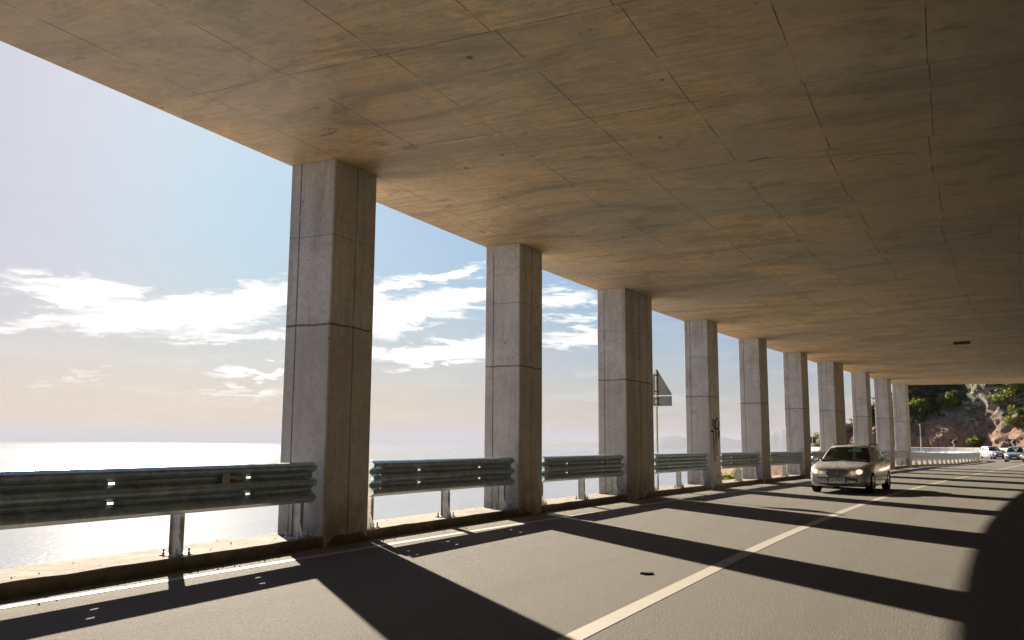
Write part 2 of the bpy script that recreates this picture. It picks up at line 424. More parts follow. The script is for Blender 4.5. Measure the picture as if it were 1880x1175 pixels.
wv2 = t.vmath('MULTIPLY', t.vmath('SUBTRACT', wn2, (.5, .5, .5)), (7.5, 3.4, 0))
aew = t.vmath('ADD', t.vmath('ADD', ae, wv), wv2)
clouds = [  # px centre, half sizes in px, tilt deg (up to the right positive), weight
    (150, 530, 150, 42, -4, 1.0), (60, 590, 150, 26, 14, .8), (330, 575, 240, 46, 9, 1.15), (480, 545, 150, 45, 14, 1.0), (440, 618, 190, 22, 4, .9),
    (740, 575, 150, 42, 9, 1.1), (860, 550, 150, 36, 10, 1.1), (1020, 545, 130, 26, 8, .9), (800, 500, 160, 17, 16, 1.0), (700, 530, 50, 36, 20, .9),
    (820, 645, 240, 27, 8, 1.1), (1040, 620, 130, 22, 6, .9), (470, 683, 120, 14, 4, .9), (430, 722, 130, 11, 5, .8),
    (120, 695, 70, 7, 10, .7), (1060, 580, 90, 10, 5, .8), (780, 457, 30, 7, 0, .5), (1240, 690, 110, 14, 2, .45), (1080, 690, 80, 12, 4, .5),
    (960, 700, 120, 9, 3, .45), (250, 690, 110, 6, 6, .45), (600, 750, 200, 12, 3, .3)]
tot = None
for (px, py, hw, hh, tilt, wt) in clouds:
    a0, e0 = azel(px, py); k = 57.29578 / 1636.37 * (1 - .12 * abs(px - 940) / 940)
    mp = t.map(aew, loc=(a0, e0, 0), rot=(0, 0, R(tilt)), scale=(hw*k*1.15, hh*k*1.12, 1), typ='TEXTURE')
    d = t.ramp(t.vmath('LENGTH', mp), .25, 1.25, wt, 0)
    tot = d if tot is None else t.math('MAXIMUM', tot, d)
st1 = t.noise(t.map(ae, rot=(0, 0, R(-11)), scale=(.12, 1.15, 1)), 1.0, 7, .62, 1.1)
st2 = t.noise(t.map(ae, rot=(0, 0, R(-13)), scale=(.22, 3.0, 1)), 1.0, 9, .7, 1.3)
dens = t.math('MULTIPLY', tot, t.math('ADD', t.math('MULTIPLY', st1, .7), t.math('MULTIPLY', st2, 1.45)))
dens = t.ramp(dens, .40, 1.25)
veil = t.math('MULTIPLY', t.ramp(st1, .45, .8, 0, .22), t.ramp(el, 1, 12, 1, .1))
dens = t.math('MAXIMUM', dens, veil)
SKYK = 0.35; SKYC = .11
grade = t.mix(t.ramp(el, 0, 13), (.90, .965, 1.22), (.66, .98, 1.34))
leftv = t.ramp(az, -32, -15, 1, 0)
grade = t.mix(t.math('MULTIPLY', leftv, .8), grade, (.92, .965, 1.24))
skyc = t.mix(1.0, sky.outputs[0], grade, 'MULTIPLY')
# soften the very bright patch round the sun so it stays sky-like
lum = t.vmath('DOT_PRODUCT', skyc, (.3, .5, .2))
fac = t.math('DIVIDE', SKYK, t.math('ADD', 1.0, t.math('MULTIPLY', lum, SKYC)))
skyc = t.vmath('MULTIPLY', skyc, t.comb(fac, fac, fac))
cloudc = (4.3, 4.15, 3.95)
outc = t.mix(dens, skyc, cloudc)
t.link(outc, bg.inputs[0]); bg.inputs[1].default_value = .10
scn.view_settings.view_transform = 'Standard'; scn.view_settings.look = 'None'; scn.view_settings.gamma = 1.0
scn.view_settings.exposure = 1.66
scn.render.engine = 'CYCLES'
scn.cycles.max_bounces = 8; scn.cycles.diffuse_bounces = 5; scn.cycles.glossy_bounces = 3; scn.cycles.transmission_bounces = 6
scn.cycles.transparent_max_bounces = 12; scn.cycles.volume_bounces = 0
scn.cycles.use_denoising = True; scn.cycles.caustics_reflective = True; scn.cycles.caustics_refractive = False
scn.cycles.sample_clamp_indirect = 6

# ------------------------------------------------------------------ road, kerb, paint
ROAD_W = 10.45
ss = frange(-45, 52, 1.0) + frange(53, 225, 1.0)
def strip(o_list, z, svals):
    b = MB()
    b.grid([[P(s, o, z) for o in o_list] for s in svals], [[(o, s) for o in o_list] for s in svals])
    return b
tag(strip([-.12, 1, 2.5, 5, 7.5, ROAD_W], 0, ss).build('road', M['asphalt']), kind='structure', label='tan grey asphalt road running through the gallery and bending left', cat='road')
EO = [(-45, .30), (-4.6, .33), (-.75, .49), (2, .61), (7, .85), (12, .95), (20, .95), (225, .95)]
CO = [(-45, 4.85), (-3.6, 4.87), (.45, 4.95), (8.3, 5.05), (225, 5.1)]
def painted(K, wd, z, svals, name, label):
    b = MB()
    b.grid([[P(s, interp(s, K) - wd/2, z), P(s, interp(s, K) + wd/2, z)] for s in svals], [[(interp(s, K)-wd/2, s), (interp(s, K)+wd/2, s)] for s in svals])
    return tag(b.build(name, M['paint']), kind='structure', label=label, cat='road marking')
fs = frange(-45, 225, .5)
painted(CO, .165, .004, fs, 'road_centre_line', 'solid white centre line along the middle of the road')
painted(EO, .12, .004, fs, 'road_edge_line', 'solid white edge line beside the kerb under the guardrails')
painted([(-45, 9.5), (225, 9.5)], .12, .004, fs, 'road_edge_line', 'solid white edge line on the shaded landward side of the road')

kb = MB(); ks = frange(-45, 225, .25)
prof = [(-1.25, -.9), (-.90, -.25), (-.88, KT - .01), (-.02, KT), (-.005, KT - .012), (-.0, -.05)]
rows = []; uvs = []
for s in ks:
    j = .018 * noise.noise(Vector((s * .9, 0, 0))); j2 = .012 * noise.noise(Vector((s * 2.3, 5, 0)))
    r_ = []
    for i, (o, z) in enumerate(prof):
        oo = o + (noise.noise(Vector((s*1.3, 9, i))) * .03 if i in (1, 2) else (j if i >= 3 else 0))
        r_.append(P(s, oo, z + (j2 if i in (2, 3, 4) else 0)))
    rows.append(r_); uvs.append([(0, s), (0, s), (0, s), (0, s), (.03, s), (.16, s)])
kb.grid(rows, uvs)
tag(kb.build('kerb', M['kerb']), kind='structure', label='worn concrete kerb carrying the pillars and guardrails', cat='kerb')

# ------------------------------------------------------------------ gallery roof and retaining wall
def rend(o): return 53.0 + .28 * max(o, 0)      # skewed far portal
b = MB(); os_ = [-.76, 0, 1.2, 2.4, 3.6, 4.8, 6.0, 7.2, 8.4, 9.6, 10.9]
sv = frange(-45, 1, .0 + .5)
us = [i / 196 for i in range(197)]
def sof(u, o): return -45 + u * (rend(o) + 45)
b.grid([[P(sof(u, o), o, HC) for o in os_[::-1]] for u in us], [[(o, sof(u, o)) for o in os_[::-1]] for u in us])
b.grid([[P(sof(u, o), o, HC + 1.05) for o in os_] for u in us], [[(o, sof(u, o)) for o in os_] for u in us])
b.grid([[P(sof(u, -.76), -.76, HC + z) for z in (0, .35, .7, 1.05)] for u in us], [[(z + .3, sof(u, 0)) for z in (0, .35, .7, 1.05)] for u in us])
b.grid([[P(sof(1, o), o, HC + z) for z in (0, 1.05)] for o in os_], [[(z, o) for z in (0, 1.05)] for o in os_])
b.grid([[P(sof(0, o), o, HC + z) for z in (1.05, 0)] for o in os_], [[(z, o) for z in (0, 1.05)] for o in os_])
tag(b.build('gallery_roof', M['ceil']), 'ochre board marked concrete roof slab spanning the whole road on the pillars', 'roof slab')
b = MB()
for (o0, o1) in ((10.45, 10.9),):
    wsv = frange(-45, 55, 1)
    b.grid([[P(s, o0, z) for z in (-.1, HC - .004)] for s in wsv]); b.grid([[P(s, o1, z) for z in (HC - .004, -.1)] for s in wsv])
    b.grid([[P(s, o, HC - .004) for o in (o0, o1)] for s in wsv]); b.face([P(55, o0, -.1), P(55, o1, -.1), P(55, o1, HC), P(55, o0, HC)])
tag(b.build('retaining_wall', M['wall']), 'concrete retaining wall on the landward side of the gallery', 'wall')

# ------------------------------------------------------------------ pillars
W_ = .76
def pillar_mesh(L, name, joint=False):
    """local x across (0 = road face, -W = sea face), local y along the road"""
    b = MB(); z0, z1 = -.05, HC + .0
    c = .018
    def face(a, q, seam_u):        # vertical face from a to q; u measured from its seam
        L_ = (Vector(q) - Vector(a)).length
        n = 4
        b.grid([[(a[0]+(q[0]-a[0])*i/n, a[1]+(q[1]-a[1])*i/n, z) for z in (z0, 1.3, 2.6, 3.9, z1)] for i in range(n+1)],
               [[(L_*i/n - seam_u, z) for z in (0, 1.3, 2.6, 3.9, z1)] for i in range(n+1)])
    def prism(y0, y1):
        pts = [(-W_+c, y0), (-c, y0), (0, y0+c), (0, y1-c), (-c, y1), (-W_+c, y1), (-W_, y1-c), (-W_, y0+c)]
        seams = [.17, 99, (y1-y0)*.5, 99, .2, 99, (y1-y0)*.5, 99]
        for i in range(8): face(pts[i], pts[(i+1) % 8], seams[i])
    if joint:
        h = L/2; prism(0, h-.02); prism(h+.02, L)
        b.box(-W_+.04, -.03, h-.025, h+.025, z0, z1 - .001)
    else: prism(0, L)
    # cast lumps of the tie holes along the seams
    return b
starts = [0, 5.73, 11.3, 17.75, 23.24, 28.95, 34.33, 40.98, 46.55, 51.9]
joints = {2, 6}
plabels = ['tallest and nearest square concrete pillar, at the end of the longest guardrail',
 'square concrete pillar second nearest, between the two longest guardrails in view',
 'double width concrete pillar with a dark joint, the road sign just behind it',
 'concrete pillar with dark spray painted scribble low on its road face',
 'concrete pillar just beyond the spray painted one, grey and clean',
 'concrete pillar just left of the double one beside the silver car',
 'double width concrete pillar rising behind the left half of the silver car',
 'slim looking concrete pillar directly behind the roof of the silver car',
 'last but one concrete pillar, right of the silver car roof',
 'last concrete pillar at the far portal, its road face glowing ochre']
lens = {i: (1.86 if i in joints else 1.0) for i in range(10)}
pm = pillar_mesh(1.0, 'p'); pj = pillar_mesh(1.86, 'p', True)
base = None; basej = None
pillars = []
for i, s in enumerate(starts):
    if i in joints:
        o = pj.build('concrete_pillar', M['pillar'], merge=False) if basej is None else basej.copy()
        if basej is None: basej = o
        else: COL.objects.link(o)
    else:
        if base is None: o = base = pm.build('concrete_pillar', M['pillar'])
        else: o = base.copy(); COL.objects.link(o)
    L = lens[i]
    o.location = P(s, 0, 0); o.rotation_euler = (0, 0, -TH(s + L/2))
    tag(o, plabels[i], 'pillar', 'concrete pillars of the gallery along the sea side'); pillars.append(o)
# graffiti strokes on the fourth pillar's road face, flat paint 2 mm proud
def scribble(parent, name, mat, strokes, wd):
    b = MB()
    for st in strokes:
        pts = [Vector((.003 + .0004*len(b.f) * 0, y, z)) for y, z in st]
        L_, R_ = [], []
        for k, p in enumerate(pts):
            d = (pts[min(k+1, len(pts)-1)] - pts[max(k-1, 0)]); n = Vector((0, -d.z, d.y)); n = n.normalized() if n.length else Vector((0, 1, 0))
            ww = wd * (.6 + .8*random.random()); L_.append(p + n*ww); R_.append(p - n*ww)
        b.grid([L_, R_])
    return b.build(name, mat, parent)
M['spray'] = simple('spray_black', (.02, .022, .03), .7); M['spray2'] = simple('spray_rust', (.30, .12, .07), .8); M['spray3'] = simple('spray_blue', (.03, .08, .16), .7)
rs = random.Random(3)
def loop(cy, cz, ry, rz, n=12, ph=0): return [(cy + ry*math.cos(ph+6.0*i/n) + rs.uniform(-.015, .015), cz + rz*math.sin(ph+6.0*i/n) + rs.uniform(-.02, .02)) for i in range(n+1)]
scribble(pillars[3], 'graffiti', M['spray'], [loop(.38, 2.0, .16, .10), loop(.70, 1.98, .14, .16), loop(.42, 1.93, .1, .1), [(.3, 1.78), (.36, 1.5), (.33, 1.3)], [(.55, 1.85), (.62, 1.5), (.6, 1.2), (.64, 1.0)], [(.1, 1.72), (.2, 1.76), (.3, 1.74)], [(.8, 1.95), (.82, 1.7), (.78, 1.5)]], .032)
scribble(pillars[3], 'graffiti', M['spray2'], [loop(.4, 1.55, .1, .2), [(.38, 1.4), (.42, 1.1), (.4, .9), (.5, .85)], [(.3, 1.3), (.33, 1.0), (.36, .8)], [(.48, 1.75), (.5, 1.4)]], .03)
scribble(pillars[3], 'graffiti', M['spray3'], [loop(.82, 1.68, .07, .1), [(.88, 2.05), (.84, 1.9)]], .03)

# ------------------------------------------------------------------ guardrails: three-ridge beam on posts
HB = .506; ZB = .58     # beam height, underside above road
def beam(s0, s1, slots, name, parent, o_front=-.02, endholes=True, fine=True, dz=0):
    # profile: list of (z, depth back from front ridge)
    pr = [(0, .062), (.018, .04), (.04, .004), (.053, 0), (.073, 0), (.088, .006)]
    def valley(zc): return [(zc-.052, .03), (zc-.040, .052), (zc-.024, .078), (zc-.013, .082), (zc+.013, .082), (zc+.024, .078), (zc+.040, .052), (zc+.052, .03)]
    pr += valley(.158) + [(.228, .006), (.240, 0), (.266, 0), (.278, .006)] + valley(.348) + [(.418, .006), (.433, 0), (.453, 0), (.466, .004), (.488, .04), (.506, .062)]
    vi = [i for i, (z, d) in enumerate(pr) if d == .082]          # valley flats: starts at vi[0], vi[2]
    sl = [i for i in range(len(pr)-1) if {pr[i][1], pr[i+1][1]} == {.03, .052}]
    cuts = []
    for c_ in slots: cuts.append((c_-.04, c_+.04, (vi[0], vi[2])))
    if endholes:
        for e in (s0+.06, s0+.22, s1-.22, s1-.06): cuts.append((e-.016, e+.016, tuple(sl)))
    sv = set(frange(s0, s1, .5 if fine else 1.5))
    for a, c_, _ in cuts: sv |= {a, c_}
    sv = sorted(x for x in sv if s0 - 1e-6 <= x <= s1 + 1e-6)
    def skip(i, j):
        mid = (sv[i] + sv[i+1]) / 2
        return any(a < mid < c_ and j in js for a, c_, js in cuts)
    b = MB()
    org = parent.matrix_basis.inverted() if parent else Matrix.Identity(4)
    b.grid([[org @ P(s, o_front - d, ZB + z + dz) for z, d in pr] for s in sv], skip=skip)
    o = b.build(name, M['steel'], parent, smooth=30)
    md = o.modifiers.new('thick', 'SOLIDIFY'); md.thickness = .004; md.offset = 0
    return o
def post_mesh(name, parent):
    # C-section post, local y along the road, x towards road negative = sea side
    b = MB()
    b.box(-.235, -.115, -.003, .003, KT-.02, .98); b.box(-.121, -.115, .003, .062, KT-.02, .98); b.box(-.235, -.229, .003, .062, KT-.02, .98)
    b.box(-.235, -.229, -.03, -.003, KT-.02, .98)
    o = b.build('post', M['post'], parent)
    p2 = MB(); p2.box(-.29, -.05, -.10, .14, KT-.006, KT+.012)
    for xx in (-.26, -.08):
        for yy in (-.07, .11): p2.tube((xx, yy, KT+.01), (xx, yy, KT+.075), .011, n=6); p2.tube((xx, yy, KT+.012), (xx, yy, KT+.032), .02, n=6)
    p2.build('base_plate', M['post'], o)
    g = MB()
    A = [(-.115, 0), (-.03, 0), (-.115, .21)]
    for y in (-.022,):
        g.face([(x, y, KT+.012+z) for x, z in A]); g.face([(x, y+.008, KT+.012+z) for x, z in A[::-1]])
        for k in range(3):
            x0, z0 = A[k]; x1, z1 = A[(k+1) % 3]; g.face([(x0, y, KT+.012+z0), (x0, y+.008, KT+.012+z0), (x1, y+.008, KT+.012+z1), (x1, y, KT+.012+z1)])
    g.build('gusset', M['post'], o)
    s_ = MB(); s_.box(-.114, -.104, -.05, .07, .66, .98)
    for z in (.74, .93): s_.tube((-.104, .0, z), (-.088, .0, z), .018, n=6)
    s_.build('spacer_block', M['steel'], o)
    return o
protoP = None
def guardrail(s0, s1, posts, label, slots=True, group='steel guardrails between the pillars', fine=True):
    global protoP
    mid = (s0 + s1) / 2; root = empty('guardrail', P(mid, -.2, 0), -TH(mid)); 
    tag(root, label, 'guardrail', group)
    pm_ = posts[len(posts)//2]
    sl = []
    if slots:
        for q in posts[1:-1] if len(posts) > 2 else posts: sl += [q - .95, q + .98]
        sl = [q for q in sl if s0 + .4 < q < s1 - .4]
    bm_ = beam(s0, s1, sl, 'beam', root, fine=fine, dz=0 if s1 < 60 else -.14)
    inv = root.matrix_basis.inverted()
    for q in posts:
        if protoP is None: po = protoP = post_mesh('post', root)
        else: po = copy_tree(protoP, root)
        po.matrix_local = inv @ Matrix.LocRotScale(P(q, -.02, 0), Matrix.Rotation(-TH(q), 3, 'Z'), None if s1 < 60 else Vector((1, 1, .85)))
    # small triangular reflector fixed in the upper valley
    return root
def reflector(root, s, z=.86):
    inv = root.matrix_basis.inverted(); b = MB()
    p = [P(s-.055, -.035, ZB+.348-.06), P(s+.055, -.035, ZB+.348-.09), P(s+.055, -.035, ZB+.348+.09), P(s-.055, -.035, ZB+.348+.06)]
    q = [x + (P(s, -.04) - P(s, -.035)) * 2.5 for x in p]
    p = [inv @ x for x in p]; q = [inv @ x for x in q]
    b.face(p[::-1]); b.face(q)
    for k in range(4): b.face([p[k], p[(k+1) % 4], q[(k+1) % 4], q[k]])
    b.build('reflector', M['bolt'] if False else M['reflect'], root)
M['reflect'] = simple('reflector_dusty', (.42, .40, .34), .4)
rl = ['long guardrail running out of the picture in front of the nearest pillar', 'guardrail between the nearest and the second pillar',
      'guardrail between the second pillar and the double pillar with the sign', 'guardrail between the sign post and the spray painted pillar',
      'guardrail just beyond the spray painted pillar, a green bush under it', 'guardrail ending at the pillar left of the silver car',
      'guardrail passing behind the left mirror of the silver car', 'guardrail hidden behind the body of the silver car',
      'guardrail just right of the silver car', 'guardrail before the last pillar at the portal']
refl = {0: -1.75, 1: None, 2: 10.2, 4: 21.7, 8: 44.6}
for i in range(10):
    e = starts[i] - .14
    a = (starts[i-1] + lens[i-1] + .14) if i else -4.9
    if i == 0: posts = [-4.55, -2.3, -.30]
    else:
        posts = [a + .12, (a + e) / 2 + .05, e - .2]
    g = guardrail(a, e, posts, rl[i], fine=i < 6)
    if refl.get(i) is not None: reflector(g, refl[i])
# long rail after the portal, round the inside of the bend
root = guardrail(53.1, 128, frange(53.3, 127.5, 2.2), 'long guardrail beyond the last pillar curving round the inside of the bend', slots=False, group=None, fine=False)

# ------------------------------------------------------------------ warning sign seen from behind
sg = empty('road_sign', P(13.9, -.2, KT), -TH(13.4)); tag(sg, 'grey back of a triangular road sign over a small rectangular plate, behind the double pillar', 'road sign')
b = MB(); b.tube((0, 0, -.02), (0, 0, 3.2), .03, n=14); b.build('pole', M['post'], sg, smooth=40)
def plate_prism(pts, y0, y1):
    b = MB(); b.face([(x, y0, z) for x, z in pts]); b.face([(x, y1, z) for x, z in pts[::-1]])
    for k in range(len(pts)):
        x0, z0 = pts[k]; x1, z1 = pts[(k+1) % len(pts)]; b.face([(x0, y1, z0), (x1, y1, z1), (x1, y0, z1), (x0, y0, z0)])
    return b
def rounded(pts, r, n=4):
    out = []
    for k in range(len(pts)):
        p = Vector(pts[k]); a = (Vector(pts[k-1]) - p).normalized(); c = (Vector(pts[(k+1) % len(pts)]) - p).normalized()
        for i in range(n+1):
            f = i/n; out.append(tuple(p + a*r*(1-f)**2 + c*r*f**2))
    return out
tri = rounded([(-.44, 2.51), (.44, 2.51), (0, 3.24)], .06)
plate_prism(tri, .04, .052).build('triangle_plate', M['sign_back'], sg)
plate_prism([(-.42, 2.22), (.42, 2.22), (.42, 2.485), (-.42, 2.485)], .04, .052).build('lower_plate', M['sign_back'], sg)
for z in (3.05, 2.62, 2.42, 2.27):
    b = MB(); b.box(-.05, .05, -.035, .04, z-.02, z+.02); b.tube((.0, -.05, z), (.0, -.034, z), .014, n=6); b.build('clamp', M['clip'], sg)

# rectangular sign, dark back, past the portal
sg = empty('direction_sign', P(62.2, -.9, 0), -TH(62)); tag(sg, 'dark rectangular sign on a pale pole past the last pillar', 'road sign')
b = MB(); b.tube((0, -.05, -.5), (0, -.05, 3.0), .035, n=10); b.build('pole', M['barrier'], sg, smooth=40)
plate_prism(rounded([(-.30, 2.12), (.30, 2.12), (.30, 2.92), (-.30, 2.92)], .03), -.004, .01).build('plate', simple('sign_dark_back', (.035, .045, .055), .6), sg)
# small double panel sign far left
sg = empty('small_road_sign', P(146, 11.15, -.2), -.35); tag(sg, 'tiny dark two panel sign on the green headland left of the silver car', 'road sign')
b = MB(); b.tube((0, 0, -.5), (0, 0, 2.7), .04, n=8); b.build('pole', M['post'], sg)
for xx in (-.52, .04):
    plate_prism([(xx, 1.6), (xx+.44, 1.6), (xx+.44, 2.6), (xx, 2.6)], -.05, -.03).build('plate', M['clip'], sg)

# chevron boards on the outer barrier
def s_at_px(px, o, a, c):
    best = min((abs(pxof(P(a + i*.25, o, 1))[0] - px), a + i*.25) for i in range(int((c - a) / .25))); return best[1]
M['chev_w'] = simple('chevron_white', (.8, .8, .78), .5)
for px, lab in ((1751, 'black board with a white arrow pointing left, left of both distant cars'), (1858, 'black board with a white arrow pointing left, above the nearer distant car')):
    s_ = s_at_px(px, 10.6, 84, 128); p = P(s_, 10.75, 0)
    sg = empty('chevron_board', p, math.atan2(p.x, -p.y) if False else -math.atan2(p.x, p.y)); tag(sg, lab, 'chevron sign', 'chevron boards on the outside of the bend')
    b = MB(); b.tube((0, .05, 0), (0, .05, 1.9), .03, n=8); b.build('pole', M['post'], sg)
    plate_prism([(-.38, 1.15), (.38, 1.15), (.38, 1.95), (-.38, 1.95)], -.01, .01).build('board', M['black'], sg)
    plate_prism([(-.28, 1.55), (.02, 1.9), (.26, 1.9), (-.04, 1.55), (.26, 1.2), (.02, 1.2)], -.016, -.012).build('arrow', M['chev_w'], sg)

# outer barrier: pale concrete
b = MB(); bs = frange(60, 215, 1.0)
pf = [(10.05, -.02), (10.12, .12), (10.32, .32), (10.40, .86), (10.42, .88), (10.58, .88), (10.6, .86), (10.68, -.05)]
b.grid([[P(s, o, z) for o, z in pf] for s in bs]); b.face([P(60, o, z) for o, z in pf])
tag(b.build('concrete_barrier', M['barrier']), 'pale sunlit concrete barrier round the outside of the bend', 'barrier')

# ------------------------------------------------------------------ terrain
def fbm(v, oct=5, H=.5):
    a = 1.0; s = 0.0
    for _ in range(oct): s += a * noise.noise(v); v = v * 2.03 + Vector((3.1, 1.7, 5.2)); a *= H
    return s
def ridged(v, oct=5):
    a = 1.0; s = 0.0
    for _ in range(oct): s += a * (1 - abs(noise.noise(v)) * 2); v = v * 2.1 + Vector((1.3, 4.7, 2.2)); a *= .5
    return s
# seaward slope
b = MB(); sv = frange(-60+12, 235, 1.5)
def slope_pts(s):
    row = []
    lo = -1.2
    n = 26
    for k in range(n + 1):
        f = k / n; dist = 48 * f ** 1.4
        dep = dist * 1.35 if s < 60 else dist * 1.1
        v = Vector((s * .12, f * 4, 3)); am = min(1, dist / 4)
        o = lo - dist; 
        if s > 88 and s < 135: o = max(o, -26)
        row.append(P(s, o, -.55 - dep) + Vector((fbm(v) * 2.2 * am, fbm(v + Vector((9, 0, 0))) * 2.2 * am, fbm(v * 1.7) * 1.8 * am)))
    return row
b.grid([slope_pts(s) for s in sv])
tag(b.build('hillside', M['rock'], smooth=60), kind='structure', label='steep rocky hillside falling from the road to the sea', cat='hillside')
# verge between outer barrier and cliff
b = MB(); b.grid([[P(s, o, -.06 + (.05 * fbm(Vector((s*.4, o, 0))) if o > 10.5 else 0)) for o in (10.3, 12, 14, 18)] for s in frange(52, 225, 1.5)])
tag(b.build('verge', M['rock']), kind='structure', label='rocky verge outside the barrier', cat='verge')
# cliff face on the outside of the bend
HK = [(40, 26), (108, 26), (114, 19), (119, 15.5), (123, 12), (126, 11.5), (129, 9.8), (133, 7.2), (137, 5.2), (142, 3.6), (152, 2.0), (170, 1.5), (230, 2)]
SB = s_at_px(1703, 11.5, 90, 132)
BUT = [(SB, 1.0, 3.2, .12), (s_at_px(1606, 13, 90, 132), 1.0, 3.0, .1), (s_at_px(1558, 13, 90, 133), 1.0, 2.6, .1), (s_at_px(1505, 13, 90, 134), 1.0, 3, 0), (s_at_px(1890, 12.5, 90, 132), .8, 4.0, .1)]
def cliff_pt(s, u):
    h = interp(s, HK); z = -.3 + u * (h + .3) 
    g = max(A * math.exp(-((s - c - z*ln) / wd)**2) for c, A, wd, ln in BUT)
    lean = .22 + .75 * g
    back = 13.0 + min(z, 3.2) * .62 + max(0, z - 3.2) * lean + (1 - g) * 1.6
    v = Vector((s * .085, z * .07, 1.5))
    o = back + (1.5 - g) * fbm(v, 3) - (1.0 - .4*g) * (ridged(Vector((s*.16, z*.06, 8)), 4) - 1) - .42 * (ridged(Vector((s*.55, z*.4, 4)), 4) - 1)
    # sunlit buttress
    if 84 < s < 150:
        pass
    zz = z + 1.2 * u * fbm(Vector((s*.25, u*3, 2)), 4)
    p = P(s, max(o, 11.6), zz)
    return p + Vector((fbm(Vector((s, z, 0))*.9, 3), fbm(Vector((s, z, 7))*.9, 3), 0)) * .35
def build_cliff():
    b = MB(); sv = frange(46, 96, .7) + frange(96.3, 150, .28) + frange(151, 200, 1); uv_ = [i/84 for i in range(85)]
    rows = []
    for s in sv:
        row = [cliff_pt(s, u) for u in uv_]
        h = interp(s, HK); top = row[-1]; th = TH(s); n = Vector((math.cos(th), -math.sin(th), 0))
        for k in (1, 2, 3, 5, 8, 14): row.append(top + n * k * 1.0 + Vector((0, 0, (k * .35 if s < 104 else -k*.25) + .8 * fbm(top * .3 + n*k))))
        row.append(top + n * 16 + Vector((0, 0, -h - 8)))
        rows.append(row)
    b.grid(rows)
    return b.build('rock_cliff', M['rock'])
cliff = build_cliff(); cliff.data.polygons.foreach_set('use_smooth', [True]*len(cliff.data.polygons)); cliff.data.set_sharp_from_angle(angle=R(28))
tag(cliff, kind='structure', label='rocky cliff rising outside the bend, reddish at its foot', cat='cliff')

# ------------------------------------------------------------------ vegetation
def leaf_cloud(b, c, rx, ry, rz, n, size, rnd, clumps=9):
    cs = []
    for _ in range(clumps):
        d = Vector((rnd.gauss(0, 1), rnd.gauss(0, 1), rnd.gauss(0, 1))).normalized() * rnd.uniform(.25, .95)
        cs.append((Vector((c[0] + d.x*rx, c[1] + d.y*ry, c[2] + d.z*rz)), rnd.uniform(.22, .48)))
    for _ in range(n):
        cc, rr = rnd.choice(cs)
        d = Vector((rnd.gauss(0, 1), rnd.gauss(0, 1), rnd.gauss(0, 1))).normalized() * (rnd.random() ** .5)
        p = cc + Vector((d.x*rx*rr, d.y*ry*rr, d.z*rz*rr))
        u = Vector((rnd.gauss(0, 1), rnd.gauss(0, 1), rnd.gauss(0, .7))).normalized(); w2 = u.orthogonal().normalized()
        w2 = (w2 * math.cos(rnd.random()*6) + u.cross(w2) * math.sin(rnd.random()*6)).normalized()
        sz = size * rnd.uniform(.6, 1.4)
        b.face([p - u*sz, p - w2*sz*.42, p + u*sz, p + w2*sz*.42])
    return cs
def bush(loc, rx, ry, rz, n, size, label, name='bush', cat='bush', mat='leaf', seed=1, clumps=9, group=None):
    rnd = random.Random(seed)
    root = empty(name, loc); tag(root, label, cat, group)
    b = MB(); cs = leaf_cloud(b, (0, 0, rz * 1.0), rx, ry, rz, n, size, rnd, clumps)
    b.build('foliage', M[mat], root)
    st = MB()
    for c, r_ in cs[:7]:
        m_ = Vector((c.x*.4, c.y*.4, c.z*.45)); st.tube((0, 0, -.2), m_, rx*.035+.006, rx*.022+.004, n=5); st.tube(m_, c, rx*.022+.004, .004, n=5)
    st.build('stem', M['bark'], root)
    return root
bush(P(25.6, -2.3, -.55), .95, .75, .62, 1500, .05, 'yellow green bush under the guardrail beyond the spray painted pillar', seed=3)
bush(P(16.9, -1.6, -.35), .28, .25, .40, 260, .035, 'small green shrub seen beneath the guardrail beside the spray painted pillar', seed=4, clumps=5)
bush(P(20.5, -2.2, -.7), .45, .45, .45, 300, .04, 'low dark shrub showing at the foot of the spray painted pillar', seed=5, clumps=5) if False else None

from mathutils.bvhtree import BVHTree
def bvh(o): return BVHTree.FromPolygons([v.co.copy() for v in o.data.vertices], [tuple(p.vertices) for p in o.data.polygons])
cb = bvh(cliff)
O = Vector((0, 0, CAMZ))
def ray_to(px, py):
    d = (fwd + ri * ((px - 940) / 1636.37) + up * ((587.5 - py) / 1636.37)).normalized()
    h = cb.ray_cast(O, d); return h[0], h[1]
cb_specs = [  # centre px, size m, leaf n
 (1745, 738, 1.5, 1.6, 'bright green bush standing out alone in the middle of the dark cliff'),
 (1850, 718, 3.2, 1.9, 'wide sunlit bush at the top of the cliff by the right picture edge'),
 (1872, 768, 1.8, 1.6, 'sunlit bush above the orange rock at the right picture edge'),
 (1672, 707, 1.0, .9, 'small yellow green bush tucked beside the top of the last pillar'),
 (1690, 742, 1.6, 1.3, 'green bush beside the pale rock buttress near the last pillar'),
 (1558, 752, 1.5, 1.2, 'green bush on the crest of the headland above the roof of the silver car'),
 (1795, 812, 1.6, .8, 'low yellowish bush behind the pale barrier between chevron board and cars')]
for k, (px, py, rx, rz, lab) in enumerate(cb_specs):
    h, n = ray_to(px, py)
    if h is None:
        h, n = ray_to(px + 10, py + 12)
    if h is None: print('BUSH MISS', px, py); continue
    toc = (O - h); toc.z = 0; toc.normalize()
    bush(h + toc * 1.1 - Vector((0, 0, rz)), rx, rx*.8, rz, 1500, .17, lab, seed=20+k, group='bushes growing on the cliff', clumps=11)
bush(P(147.5, 12.6, -.5), 1.7, 1.4, 1.9, 1700, .16, 'rounded green bush on the low headland left of the silver car', seed=41, clumps=12)
